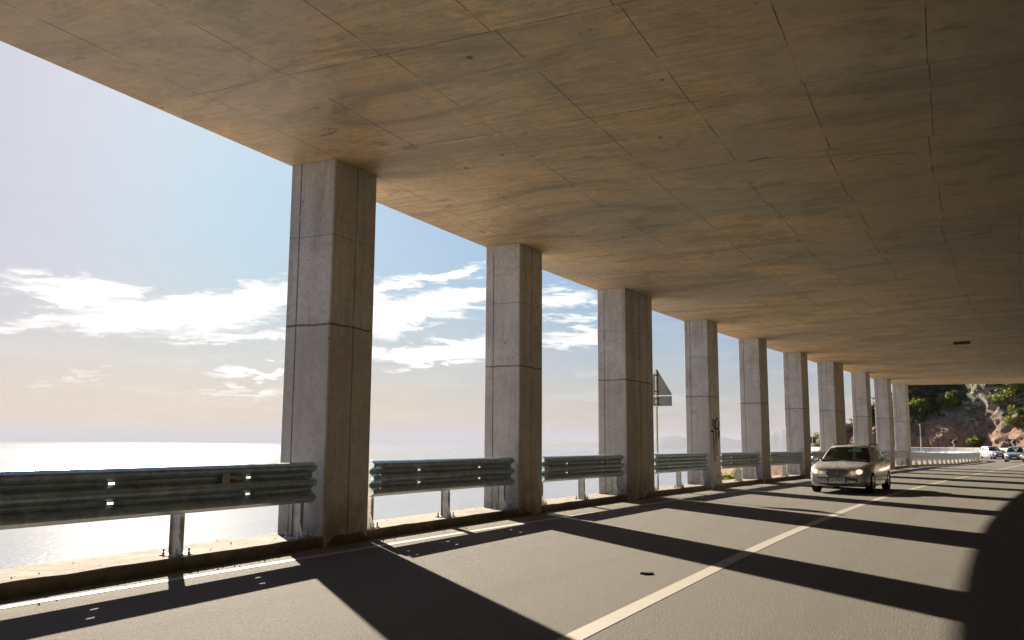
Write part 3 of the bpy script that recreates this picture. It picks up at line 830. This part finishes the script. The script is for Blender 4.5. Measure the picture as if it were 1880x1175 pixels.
# undergrowth over the upper cliff: too many plants to count
b = MB(); rnd = random.Random(11)
cnt = 0
for _ in range(2300):
    s = rnd.uniform(80, 145); u = rnd.uniform(.05, 1.0); h = interp(s, HK)
    z = u * h
    if z < 3.2 + 2.5*rnd.random(): continue
    if noise.noise(Vector((s*.11, z*.13, 3))) < -.12 or abs(s - SB + u*3) < 2.2: continue
    p = cliff_pt(s, u)
    if pxof(p)[0] > 2050: continue
    th = TH(s); p += Vector((-math.cos(th), math.sin(th), 0)) * .3
    leaf_cloud(b, p, 1.0, 1.0, .8, 34, .16, rnd, 3); cnt += 1
tag(b.build('undergrowth', M['leafd']), kind='stuff', label='dark scrub and creepers hanging over the cliff', cat='undergrowth')
b = MB(); rg = random.Random(5)
for _ in range(1300):
    s = rg.uniform(-4.5, 24) if rg.random() < .8 else rg.uniform(24, 50); onk = rg.random() < .12
    o = rg.uniform(-.8, -.1) if onk else .02 + abs(rg.gauss(0, .16)); r0 = rg.uniform(.004, .014) * (1.3 if onk else 1)
    c = P(s, o, (KT + .004 if onk else 0) + r0*.4); vs = [c + Vector((rg.uniform(.7, 1.2)*r0*math.cos(a), rg.uniform(.7, 1.2)*r0*math.sin(a), 0)) for a in (0, 1.3, 2.5, 3.8, 5.1)]
    tp = c + Vector((0, 0, r0*.7)); bt = c - Vector((0, 0, r0*.5))
    for k in range(5): b.face([vs[k], vs[(k+1) % 5], tp]); b.face([vs[(k+1) % 5], vs[k], bt])
tag(b.build('gravel', M['stone']), kind='stuff', label='loose grit and pebbles along the kerb', cat='gravel')
# fallen leaves and dry grass along the cliff foot / kerb dust tufts
b = MB(); rnd = random.Random(12)
for _ in range(240):
    s = rnd.uniform(70, 134); p = P(s, rnd.uniform(11.3, 12.8), .1)
    leaf_cloud(b, p, .5, .5, .5, 14, .13, rnd, 2)
tag(b.build('roadside_grass', M['leaf']), kind='stuff', label='dry grass and weeds behind the outer barrier', cat='grass')

# ------------------------------------------------------------------ sea, far land, haze
SZ = -62
b = MB(); b.face([(-39000, -20000, SZ), (39000, -20000, SZ), (39000, 55000, SZ), (-39000, 55000, SZ)])
tag(b.build('sea', M['sea']), kind='structure', label='calm sea glittering under the sun', cat='sea')
ridge = [(960, 0), (1000, 2.5), (1060, 4), (1095, 2.5), (1150, 4), (1190, 8), (1212, 13), (1236, 17), (1262, 13), (1290, 9), (1326, 15), (1345, 11), (1362, 8), (1390, 14), (1418, 23), (1436, 28), (1462, 22), (1492, 25), (1530, 30), (1600, 24), (1700, 20), (1800, 12), (1850, 0)]
D = 17000
b = MB(); rows = []
for i in range(0, 446):
    px = 960 + i * 2; hpx = interp(px, ridge); a0 = R(azel(px, 816)[0]); 
    h = hpx / 1636.37 * D * .97 + 62
    if hpx < .5: h = 1
    h *= 1 + .06 * noise.noise(Vector((i*.15, 0, 0))) + .03 * noise.noise(Vector((i*.6, 0, 0)))
    dr = Vector((math.sin(a0), math.cos(a0), 0)); row = []
    for k, (dd, f) in enumerate(((-1500, -.05), (-900, .35), (-400, .78), (0, 1), (500, .7), (1200, .3), (2000, -.05))):
        row.append(dr * (D + dd + 300 * noise.noise(Vector((i*.05, k, 3)))) + Vector((0, 0, SZ + h * f * (1 + (.12 * noise.noise(Vector((i*.12, k*2, 1))) if k != 3 else 0)))))
    rows.append(row)
b.grid(rows); tag(b.build('mountains', M['land'], smooth=60), kind='structure', label='faint blue mountains across the water', cat='mountains')
hm = bpy.data.materials.new('haze_air'); hm.use_nodes = True; ht = hm.node_tree; ht.nodes.clear()
ho = ht.nodes.new('ShaderNodeOutputMaterial'); hv = ht.nodes.new('ShaderNodeVolumePrincipled'); ht.links.new(hv.outputs[0], ho.inputs['Volume'])
hv.inputs['Color'].default_value = (.55, .59, .72, 1); hv.inputs['Density'].default_value = 4.8e-5; hv.inputs['Anisotropy'].default_value = .0
b = MB(); b.box(-40000, 40000, -21000, 56000, SZ - 60, 420)
hz = b.build('haze', hm); tag(hz, kind='stuff', label='pale sea haze', cat='haze')


# ------------------------------------------------------------------ cars
M['paint_beige'] = simple('car_paint_beige_silver', (.56, .565, .56), .28, .5, nscale=2, namt=.04, coat=.8)
M['paint_white'] = simple('car_paint_pale', (.62, .63, .66), .32, .3, nscale=2, namt=.04, coat=.8)
M['paint_grey'] = simple('car_paint_silver', (.50, .53, .56), .30, .5, nscale=2, namt=.04, coat=.8)
M['tyre'] = simple('tyre_rubber', (.018, .018, .019), .85, nscale=20, namt=.3)
M['rim'] = simple('alloy_rim', (.45, .45, .46), .35, .9)
M['chrome'] = simple('chrome', (.75, .76, .78), .12, 1.0)
M['trim'] = simple('dark_trim', (.03, .03, .033), .45)
M['cabin'] = simple('cabin_dark', (.035, .035, .04), .8)
M['lens'] = simple('headlight_lens', (.75, .72, .66), .12, .3, emis=(1, .62, .3), estr=.12, coat=1)
M['lamp'] = simple('headlight_lamp_lit', (1, .9, .7), .2, emis=(1, .74, .42), estr=.95)
M['plate'] = simple('plate_white', (.75, .74, .70), .5)
M['plate_blue'] = simple('plate_blue', (.02, .05, .28), .5)
def mat_glass():
    m_ = bpy.data.materials.new('car_glass'); m_.use_nodes = True; t = NT(m_); t.n.clear()
    o = t.node('ShaderNodeOutputMaterial'); tr = t.node('ShaderNodeBsdfTransparent'); tr.inputs[0].default_value = (.36, .47, .45, 1)
    gl = t.node('ShaderNodeBsdfGlossy'); gl.inputs['Roughness'].default_value = .03; gl.inputs[0].default_value = (.9, .95, .95, 1)
    geo = t.node('ShaderNodeNewGeometry'); cs = t.math('ABSOLUTE', t.vmath('DOT_PRODUCT', geo.outputs['Normal'], geo.outputs['Incoming'])); frv = t.math('ADD', .05, t.math('MULTIPLY', .8, t.math('POWER', t.math('SUBTRACT', 1.0, cs, clamp=True), 5.0)))
    mx = t.node('ShaderNodeMixShader'); t.link(frv, mx.inputs[0]); t.link(tr.outputs[0], mx.inputs[1]); t.link(gl.outputs[0], mx.inputs[2]); t.link(mx.outputs[0], o.inputs[0])
    return m_
M['glass'] = mat_glass()

def make_car(kind, loc, rz, label, paint):
    root = empty('estate_car' if kind == 'estate' else 'hatchback_car', loc, rz)
    tag(root, label, 'car')
    pt = M[paint]
    if kind == 'estate': L = dict(fx=1.0, rx=1.0, w=1.0, h=1.0)
    else: L = dict(fx=.90, rx=.80, w=.97, h=1.02)
    X = lambda x: x * (L['fx'] if x > 0 else L['rx'])
    H_ = lambda z: z * L['h'] if z > .9 else z
    Wd = L['w']
    st = [(-2.30, .66, .36, .84, .86), (-2.25, .76, .28, .93, .95), (-2.1, .82, .22, .95, .97), (-1.7, .855, .20, .955, .97), (-1.3, .87, .19, .955, .965), (-.6, .875, .18, .95, .96), (0, .875, .18, .945, .955),
          (.6, .875, .18, .935, .95), (1.0, .872, .18, .915, .955), (1.3, .868, .19, .885, .925), (1.6, .86, .19, .85, .89), (1.85, .84, .19, .81, .85), (2.02, .81, .20, .775, .815), (2.13, .765, .21, .74, .78), (2.20, .70, .23, .70, .745), (2.245, .61, .26, .66, .71), (2.265, .50, .31, .60, .66)]
    rows = []
    for x, W0, zb, zt, zc in st:
        W1 = W0 * Wd
        half = [(0, zb), (.55*W1, zb), (.88*W1, zb), (.97*W1, zb+.05), (.995*W1, zb+.16), (W1, .5*(zb+zt)), (.99*W1, zt-.16), (.965*W1, zt-.07), (.915*W1, zt-.01), (.78*W1, zt+(zc-zt)*.45), (.42*W1, zc-.004), (0, zc)]
        ring = [Vector((X(x), y, z)) for y, z in half] + [Vector((X(x), -y, z)) for y, z in half[-2:0:-1]]
        rows.append(ring)
    b = MB(); b.grid(rows, closed=True); b.face(rows[0]); b.face(rows[-1][::-1])
    body = b.build('body', pt, root, smooth=42, merge=True)
    wx = (X(1.42), X(-1.33)); RW = .315
    cut = MB()
    for xx in wx:
        for sgn in (1, -1): cut.tube((xx, sgn*.56, RW), (xx, sgn*1.1, RW), .375, n=28)
    co = cut.build('cutter', M['trim'], None, merge=True)
    body.data.materials.append(M['trim'])
    md = body.modifiers.new('arches', 'BOOLEAN'); md.operation = 'DIFFERENCE'; md.object = co; md.solver = 'EXACT'
    bpy.context.view_layer.update()
    dg = bpy.context.evaluated_depsgraph_get()
    nm = bpy.data.meshes.new_from_object(body.evaluated_get(dg)); body.modifiers.clear()
    inv_rot = None
    body.data = nm
    for p_ in nm.polygons:
        c_ = p_.center
        if any(abs(math.hypot(c_.x-xx, c_.z-RW) - .375) < .012 for xx in wx) and abs(c_.y) < .86 or (abs(abs(c_.y)-.56) < .003): p_.material_index = 1
    if len(nm.materials) < 2: nm.materials.append(M['trim'])
    nm.materials[0] = pt; nm.materials[1] = M['trim']
    bpy.data.objects.remove(co)
    tree = BVHTree.FromPolygons([v.co.copy() for v in nm.vertices], [tuple(p_.vertices) for p_ in nm.polygons])
    def proj(y, z, off=.006, axis='x', sg=1):
        if axis == 'x': h = tree.ray_cast(Vector((4, y, z)), Vector((-1, 0, 0)))
        else: h = tree.ray_cast(Vector((y, 3*sg, z)), Vector((0, -sg, 0)))
        if h[0] is None: return Vector((X(2.2), y, z)) if axis == 'x' else Vector((y, .87*sg*Wd, z))
        return h[0] + h[1] * off
    def patch(name, mat, outline, off=.006, par=None, axis='x', sg=1):
        """outline(y,z) fan patch laid on the body surface"""
        cy = sum(p[0] for p in outline)/len(outline); cz = sum(p[1] for p in outline)/len(outline); n = len(outline)
        b = MB(); rings = []
        for f in (1.0, .66, .33): rings.append([proj(cy+(y-cy)*f, cz+(z-cz)*f, off*(1 if f == 1 else 1.35), axis, sg) for y, z in outline])
        b.grid(rings, closed=True); c_ = proj(cy, cz, off*1.4, axis, sg)
        for i in range(n): b.face([rings[-1][i], rings[-1][(i+1) % n], c_])
        # thin rim back to the surface
        b.grid([rings[0], [proj(y, z, -.01, axis, sg) for y, z in outline]], closed=True)
        return b.build(name, mat, par or root, smooth=50)
    def ell(cy, cz, ry, rz_, n=20, tilt=0):
        o = []
        for i in range(n):
            a = 2*math.pi*i/n; u, v = ry*math.cos(a), rz_*math.sin(a); o.append((cy+u*math.cos(tilt)-v*math.sin(tilt), cz+u*math.sin(tilt)+v*math.cos(tilt)))
        return o
    def rect(y0, y1, z0, z1, n=6):
        return [(y0+(y1-y0)*i/n, z0) for i in range(n)] + [(y1, z0+(z1-z0)*i/2) for i in range(2)] + [(y1-(y1-y0)*i/n, z1) for i in range(n)] + [(y0, z1-(z1-z0)*i/2) for i in range(2)]
    front = 1
    for sgn in (1, -1):
        if kind == 'estate':
            hl = patch('headlight', M['lens'], ell(sgn*.605, .635, .118, .080, tilt=sgn*.22), .010)
            patch('lamp', M['lamp'], ell(sgn*.62, .635, .062, .055), .020, hl)
            patch('inner_lens', M['lens'], ell(sgn*.445, .60, .062, .062), .010, hl)
            patch('fog_lamp', M['rim'], ell(sgn*.60, .315, .045, .03, 12), .006)
        else:
            hl = patch('headlight', M['lens'], [(sgn*y, z) for y, z in ((.40, .56), (.52, .53), (.64, .56), (.72, .66), (.70, .74), (.60, .72), (.48, .65))], .010)
            patch('lamp', M['lamp'], ell(sgn*.58, .63, .055, .045), .020, hl)
    if kind == 'estate':
        gp = [(-.33, .695), (-.30, .56), (-.24, .505), (-.12, .485), (0, .48), (.12, .485), (.24, .505), (.30, .56), (.33, .695), (.16, .705), (0, .707), (-.16, .705)]
        gr = patch('grille', M['trim'], gp, .008)
        b = MB()
        for z in (.52, .555, .59, .625, .66):
            w_ = .24 if z < .54 else (.29 if z < .6 else .315)
            for i in range(8):
                ya, yb = -w_ + 2*w_*i/8, -w_ + 2*w_*(i+1)/8; pa, pb = proj(ya, z, .016), proj(yb, z, .016); b.tube(pa, pb, .004, n=4, caps=False)
        b.build('grille_bar', M['rim'], gr)
        b = MB()
        for i in range(len(gp)):
            (ya, za), (yb, zb_) = gp[i], gp[(i+1) % len(gp)]; b.tube(proj(ya, za, .014), proj(yb, zb_, .014), .009, n=6)
        b.tube(proj(0, .485, .016), proj(0, .70, .016), .007, n=6)
        b.build('grille_frame', M['chrome'], gr)
        b = MB(); c_ = Vector((X(2.14), 0, .835))
        for i in range(16):
            a0, a1 = 2*math.pi*i/16, 2*math.pi*(i+1)/16
            b.tube(c_ + Vector((0, math.cos(a0)*.036, math.sin(a0)*.036)), c_ + Vector((0, math.cos(a1)*.036, math.sin(a1)*.036)), .004, n=5)
        for k in range(3):
            a0 = math.pi/2 + k*2*math.pi/3; b.tube(c_, c_ + Vector((0, math.cos(a0)*.034, math.sin(a0)*.034)), .004, .002, n=5)
        b.tube(c_ - Vector((0, 0, .036)), c_ - Vector((0, 0, .085)), .006, n=5)
        b.build('bonnet_emblem', M['chrome'], root)
        patch('lower_intake', M['trim'], [(-.50, .27), (-.25, .255), (0, .25), (.25, .255), (.50, .27), (.54, .315), (.27, .295), (0, .29), (-.27, .295), (-.54, .315)], .006)
        patch('bumper_strip', M['rim'], [(-.70, .455), (-.35, .45), (-.35, .462), (-.70, .468)], .004); patch('bumper_strip', M['rim'], [(.70, .455), (.35, .45), (.35, .462), (.70, .468)], .004)
        pz0, pz1, pw = .325, .445, .27
    else:
        patch('grille', M['trim'], [(-.36, .62), (-.30, .50), (0, .48), (.30, .50), (.36, .62), (.2, .645), (0, .65), (-.2, .645)], .008)
        patch('front_bumper', M['trim'], [(-.70, .30), (-.4, .235), (0, .225), (.4, .235), (.70, .30), (.72, .44), (.4, .475), (0, .475), (-.4, .475), (-.72, .44)], .007)
        b = MB(); c_ = proj(0, .585, .014)
        for i in range(12):
            a0, a1 = 2*math.pi*i/12, 2*math.pi*(i+1)/12; b.tube(c_ + Vector((0, math.cos(a0)*.045, math.sin(a0)*.045)), c_ + Vector((0, math.cos(a1)*.045, math.sin(a1)*.045)), .006, n=5)
        b.build('grille_badge', M['chrome'], root)
        pz0, pz1, pw = .37, .475, .25
    px_ = proj(0, (pz0+pz1)/2, 0).x + .014
    b = MB(); b.box(px_-.012, px_, -pw, pw, pz0, pz1); pl = b.build('number_plate', M['plate'], root)
    for a_, c_ in ((-pw, -pw+.042), (pw-.042, pw)):
        b = MB(); b.box(px_-.01, px_+.003, a_, c_, pz0, pz1); b.build('blue_band', M['plate_blue'], pl)
    if kind == 'estate':
        tx = bpy.data.curves.new('plate_text', 'FONT'); tx.body = 'AA 094TL'; tx.size = .118; tx.align_x = 'CENTER'; tx.align_y = 'CENTER'; tx.extrude = .001; tx.offset = .0012; tx.space_character = 1.0
        tx.materials.append(M['black']); tmpo = bpy.data.objects.new('tmp', tx); COL.objects.link(tmpo); bpy.context.view_layer.update(); tm = bpy.data.meshes.new_from_object(tmpo.evaluated_get(bpy.context.evaluated_depsgraph_get())); bpy.data.objects.remove(tmpo)
        to = bpy.data.objects.new('plate_text', tm); link(to, pl)
        to.location = (px_+.004, 0, (pz0+pz1)/2); to.rotation_euler = (math.pi/2, 0, math.pi/2); to.scale = (.86, 1, 1)
    # greenhouse
    low = [(1.24, 0, .945), (1.13, .46, .93), (.86, .745, .92), (.50, .79, .92), (-.42, .80, .93), (-1.22, .80, .935), (-1.95, .745, .94), (-2.13, .62, .945), (-2.20, 0, .95)]
    upp = [(.42, 0, 1.41), (.36, .34, 1.40), (.20, .555, 1.37), (-.02, .585, 1.375), (-.45, .59, 1.38), (-1.20, .585, 1.375), (-1.72, .55, 1.355), (-1.84, .47, 1.35), (-1.92, 0, 1.37)]
    f_ = lambda p: Vector((X(p[0]), p[1]*Wd, H_(p[2])))
    low = [f_(p) for p in low]; upp = [f_(p) for p in upp]
    wins = [('g', 0, .0), ('g', 0, .10), None, ('s', .12, .06), ('s', .06, .08), ('s', .08, .06), None, ('r', .06, 0)]
    nm_w = {0: 'windscreen', 1: 'windscreen', 3: 'side_window', 4: 'side_window', 5: 'side_window', 7: 'rear_window'}
    fr = MB(); glass = {'windscreen': MB(), 'rear_window': MB()}; sides = []
    for sgn in (1, -1):
        for i in range(len(low)-1):
            def Pt(u, v):
                a = low[i].lerp(low[i+1], u); c = upp[i].lerp(upp[i+1], u); p = a.lerp(c, v)
                m_ = Vector((p.x + .35, p.y*1.0, 0)) ; out = Vector((p.x+.4, p.y*2.2, 0)).normalized() * (.10 * v * (1-v)) * (1 if i in (0, 1, 7) else .45)
                p = p + out; return Vector((p.x, p.y*sgn, p.z))
            w_ = wins[i]
            vs = [0, .03, .25, .5, .75, .90 if w_ and w_[0] != 's' else .92, 1.0]
            if w_:
                us = sorted({0, w_[1], .5, 1-w_[2], 1})
            else: us = [0, .5, 1]
            gm = glass['windscreen'] if i in (0, 1) else glass['rear_window'] if i == 7 else MB()
            for a in range(len(us)-1):
                for c in range(len(vs)-1):
                    q = [Pt(us[a], vs[c]), Pt(us[a+1], vs[c]), Pt(us[a+1], vs[c+1]), Pt(us[a], vs[c+1])]
                    if sgn < 0: q = q[::-1]
                    q = q[::-1]
                    isg = w_ and us[a] >= w_[1]-1e-6 and us[a+1] <= 1-w_[2]+1e-6 and 1 <= c <= 4
                    (gm if isg else fr).face(q)
            if i in (3, 4, 5): sides.append(gm)
    # roof
    full = upp + [Vector((p.x, -p.y, p.z)) for p in upp[-2:0:-1]]
    cxm = sum(p.x for p in upp)/len(upp); zc = H_(1.425)
    r1 = [Vector((cxm+(p.x-cxm)*.72, p.y*.72, zc-.012)) for p in full]; r2 = [Vector((cxm+(p.x-cxm)*.4, p.y*.4, zc)) for p in full]
    fr.grid([full, r1, r2], closed=True); fr.face(r2)
    fr.build('roof', pt, root, smooth=40, merge=True)
    for k, g_ in glass.items(): g_.build(k, M['glass'], root, smooth=60)
    for g_ in sides: g_.build('side_window', M['glass'], root, smooth=60)
    # cabin
    b = MB(); b.box(X(1.0), X(1.2), -.66*Wd, .66*Wd, .93, .965); b.box(X(.72), X(1.0), -.7*Wd, .7*Wd, .93, .985); 
    b.box(X(-2.0), X(.9), -.72*Wd, .72*Wd, .955, .962) if False else None
    b.build('dashboard', M['cabin'], root)
    for sx, ys in ((.05, (.37, -.37)), (X(-.85), (.42, -.42))):
        for y in ys:
            b = MB(); hw = .24
            prof_ = [(sx-.05, .90), (sx-.20, 1.02), (sx-.26, 1.16), (sx-.28, 1.20)]
            b.grid([[Vector((x+.05, yy, z)) for x, z in prof_] for yy in (y-hw, y-hw*.6, y, y+hw*.6, y+hw)]); b.grid([[Vector((x-.07, yy, z)) for x, z in prof_[::-1]] for yy in (y-hw, y-hw*.6, y, y+hw*.6, y+hw)])
            b.face([(sx-.23, y-hw, 1.20), (sx-.23, y+hw, 1.20), (sx-.35, y+hw, 1.20), (sx-.35, y-hw, 1.20)])
            for i in range(8):
                pass
            se = b.build('seat', M['cabin'], root, smooth=40)
            b = MB(); n = 12
            b.grid([[Vector((sx-.27 + .05*math.cos(p)*.9, y + .13*math.cos(a)*max(.05, math.sin(p)), 1.285 + .09*math.sin(a)*math.sin(p))) for a in [2*math.pi*k/n for k in range(n)]] for p in [math.pi*q/6 for q in range(7)]], closed=True)
            b.build('headrest', M['cabin'], se, smooth=60)
    b = MB(); c_ = Vector((.50, .37, 1.0))
    for i in range(16):
        a0, a1 = 2*math.pi*i/16, 2*math.pi*(i+1)/16
        b.tube(c_ + Vector((.06*math.sin(a0), .18*math.cos(a0), .16*math.sin(a0))), c_ + Vector((.06*math.sin(a1), .18*math.cos(a1), .16*math.sin(a1))), .014, n=6)
    b.build('steering_wheel', M['cabin'], root)
    b = MB(); b.box(.30, .33, -.11, .11, 1.27, 1.33); b.build('rear_view_mirror', M['cabin'], root)
    # door mirrors
    for sgn in (1, -1):
        b = MB(); n = 14
        b.grid([[Vector((X(.72) + .07*math.cos(p) - .02, sgn*(.975*Wd) + .105*math.sin(p)*math.cos(a), 1.0 + .07*math.sin(p)*math.sin(a))) for a in [2*math.pi*k/n for k in range(n)]] for p in [math.pi*q/8 for q in range(9)]], closed=True)
        b.tube((X(.72), sgn*.80*Wd, .95), (X(.71), sgn*.92*Wd, .975), .028, .022, n=8)
        b.build('door_mirror', pt if kind == 'estate' else M['trim'], root, smooth=50)
    if kind == 'estate':
        for sgn in (1, -1):
            b = MB(); pts = [(.02, .54, 1.385), (-.08, .55, 1.44), (-.8, .555, 1.455), (-1.5, .54, 1.44), (-1.62, .53, 1.375)]
            for k in range(4): b.tube((pts[k][0], sgn*pts[k][1], pts[k][2]), (pts[k+1][0], sgn*pts[k+1][1], pts[k+1][2]), .016, n=8)
            b.build('roof_rail', M['trim'], root, smooth=50)
    # wipers, door seams, handles, sill trim
    b = MB()
    for y0, y1 in ((.45, -.15), (-.05, -.55)): b.tube((X(1.16), y0, .97), (X(.98), y1, 1.02), .008, n=5)
    b.build('wiper', M['trim'], root)
    for sgn in (1, -1):
        for xx in (X(.62), X(-.42), X(-1.25)):
            patch('door_seam', M['trim'], [(xx-.004, .28), (xx+.004, .28), (xx+.004, .60), (xx+.004, .90), (xx-.004, .90), (xx-.004, .6)], .0015, axis='y', sg=sgn)
        patch('side_moulding', M['trim'], rect(X(-.95), X(.98), .46, .49, 8), .008, axis='y', sg=sgn)
        for xx in (X(-.25), X(-1.1)):
            pp = proj(xx, .80, .02, 'y', sgn); b = MB(); b.tube(pp - Vector((.09, 0, 0)), pp + Vector((.09, 0, 0)), .012, n=6); b.build('door_handle', pt, root)
    # wheels
    proto = None
    for xx in wx:
        for sgn in (1, -1):
            if proto is None:
                b = MB(); n = 36; pr = [(-.10, .20), (-.105, .26), (-.10, .30), (-.07, .315), (.07, .315), (.10, .30), (.105, .26), (.095, .205), (.05, .20)]
                b.grid([[Vector((r*math.cos(a), yy, r*math.sin(a))) for yy, r in pr] for a in [2*math.pi*k/n for k in range(n+1)]])
                ty = b.build('wheel', M['tyre'], root, smooth=40)
                b = MB(); b.grid([[Vector((r*math.cos(a), yy, r*math.sin(a))) for yy, r in [(.04, .20), (.09, .205), (.085, .185), (.02, .175)]] for a in [2*math.pi*k/n for k in range(n+1)]])
                for k in range(7):
                    a = 2*math.pi*k/7; d = Vector((math.cos(a), 0, math.sin(a))); e_ = Vector((-math.sin(a), 0, math.cos(a)))
                    y_ = Vector((0, .082, 0)); q = [d*.04+e_*.03+y_, d*.04-e_*.03+y_, d*.185-e_*.022+y_*.95, d*.185+e_*.022+y_*.95]
                    b.face(q); 
                    for i in range(4): b.face([q[i], q[(i+1) % 4], q[(i+1) % 4]-y_*.4, q[i]-y_*.4])
                b.tube((0, .05, 0), (0, .09, 0), .055, n=14); b.build('rim', M['rim'], ty)
                b = MB(); b.tube((0, -.06, 0), (0, .03, 0), .185, n=24); b.build('brake_disc', M['trim'], ty)
                proto = ty
            else: ty = copy_tree(proto, root)
            ty.location = (xx, sgn*(.775*Wd), RW); ty.rotation_euler = (0, 0, 0 if sgn > 0 else math.pi)
            ty.location.z = .315
    # interior floor so nobody looks through under the seats; tail
    b = MB(); b.tube((X(-2.2), .45, .24), (X(-1.9), .45, .24), .03, n=8); b.build('exhaust', M['rim'], root)
    for sgn in (1, -1):
        b = MB(); b.box(X(-2.30), X(-2.12), sgn*.62 if sgn > 0 else -.80*Wd, .80*Wd if sgn > 0 else -.62, .62, .90); b.build('tail_light', simple('tail_red', (.35, .02, .02), .3), root)
    return root
def car_at(kind, s, o, label, paint, dth=0):
    th = TH(s) + math.pi + dth      # oncoming; heading measured clockwise from +Y
    return make_car(kind, P(s, o, .001), math.pi/2 - th, label, paint)
ec = car_at('estate', 19.75, 3.70, 'beige silver estate car with lit headlights coming towards us under the gallery', 'paint_beige')
ec.scale = (.95, .95, .95)
c2 = car_at('hatch', 85.0, 3.3, 'pale hatchback car with lit headlights, nearer of the two distant cars', 'paint_grey')
c1 = car_at('hatch', 103.5, 3.9, 'small pale car coming round the bend behind the end of the guardrail', 'paint_white')
c1.scale = c2.scale = (.95, .95, .95)

# ------------------------------------------------------------------ small things
b = MB(); c_ = P(-.35, 4.42, .006); n = 14
top = [c_ + Vector((.065*math.cos(a)*(1+.15*math.sin(3*a)), .045*math.sin(a), .016 + .004*math.sin(2*a))) for a in [2*math.pi*k/n for k in range(n)]]
bot = [Vector((p.x + (p.x-c_.x)*.15, p.y + (p.y-c_.y)*.15, .002)) for p in top]
b.grid([bot, top], closed=True); b.face(top)
tag(b.build('rubber_scrap', M['black']), 'small black scrap lying on the asphalt left of the centre line', 'debris')
b = MB(); c_ = P(28.2, 6.1, HC)
o_ = empty('ceiling_fixture', c_, -TH(28)); tag(o_, 'small dark fixture under the gallery ceiling above the road', 'fixture')
b = MB(); b.box(-.28, .28, -.07, .07, -.09, -.006); b.build('housing', M['trim'], o_)
b = MB(); b.box(-.24, .24, -.045, .045, -.102, -.092); b.build('cover', M['sign_back'], o_)
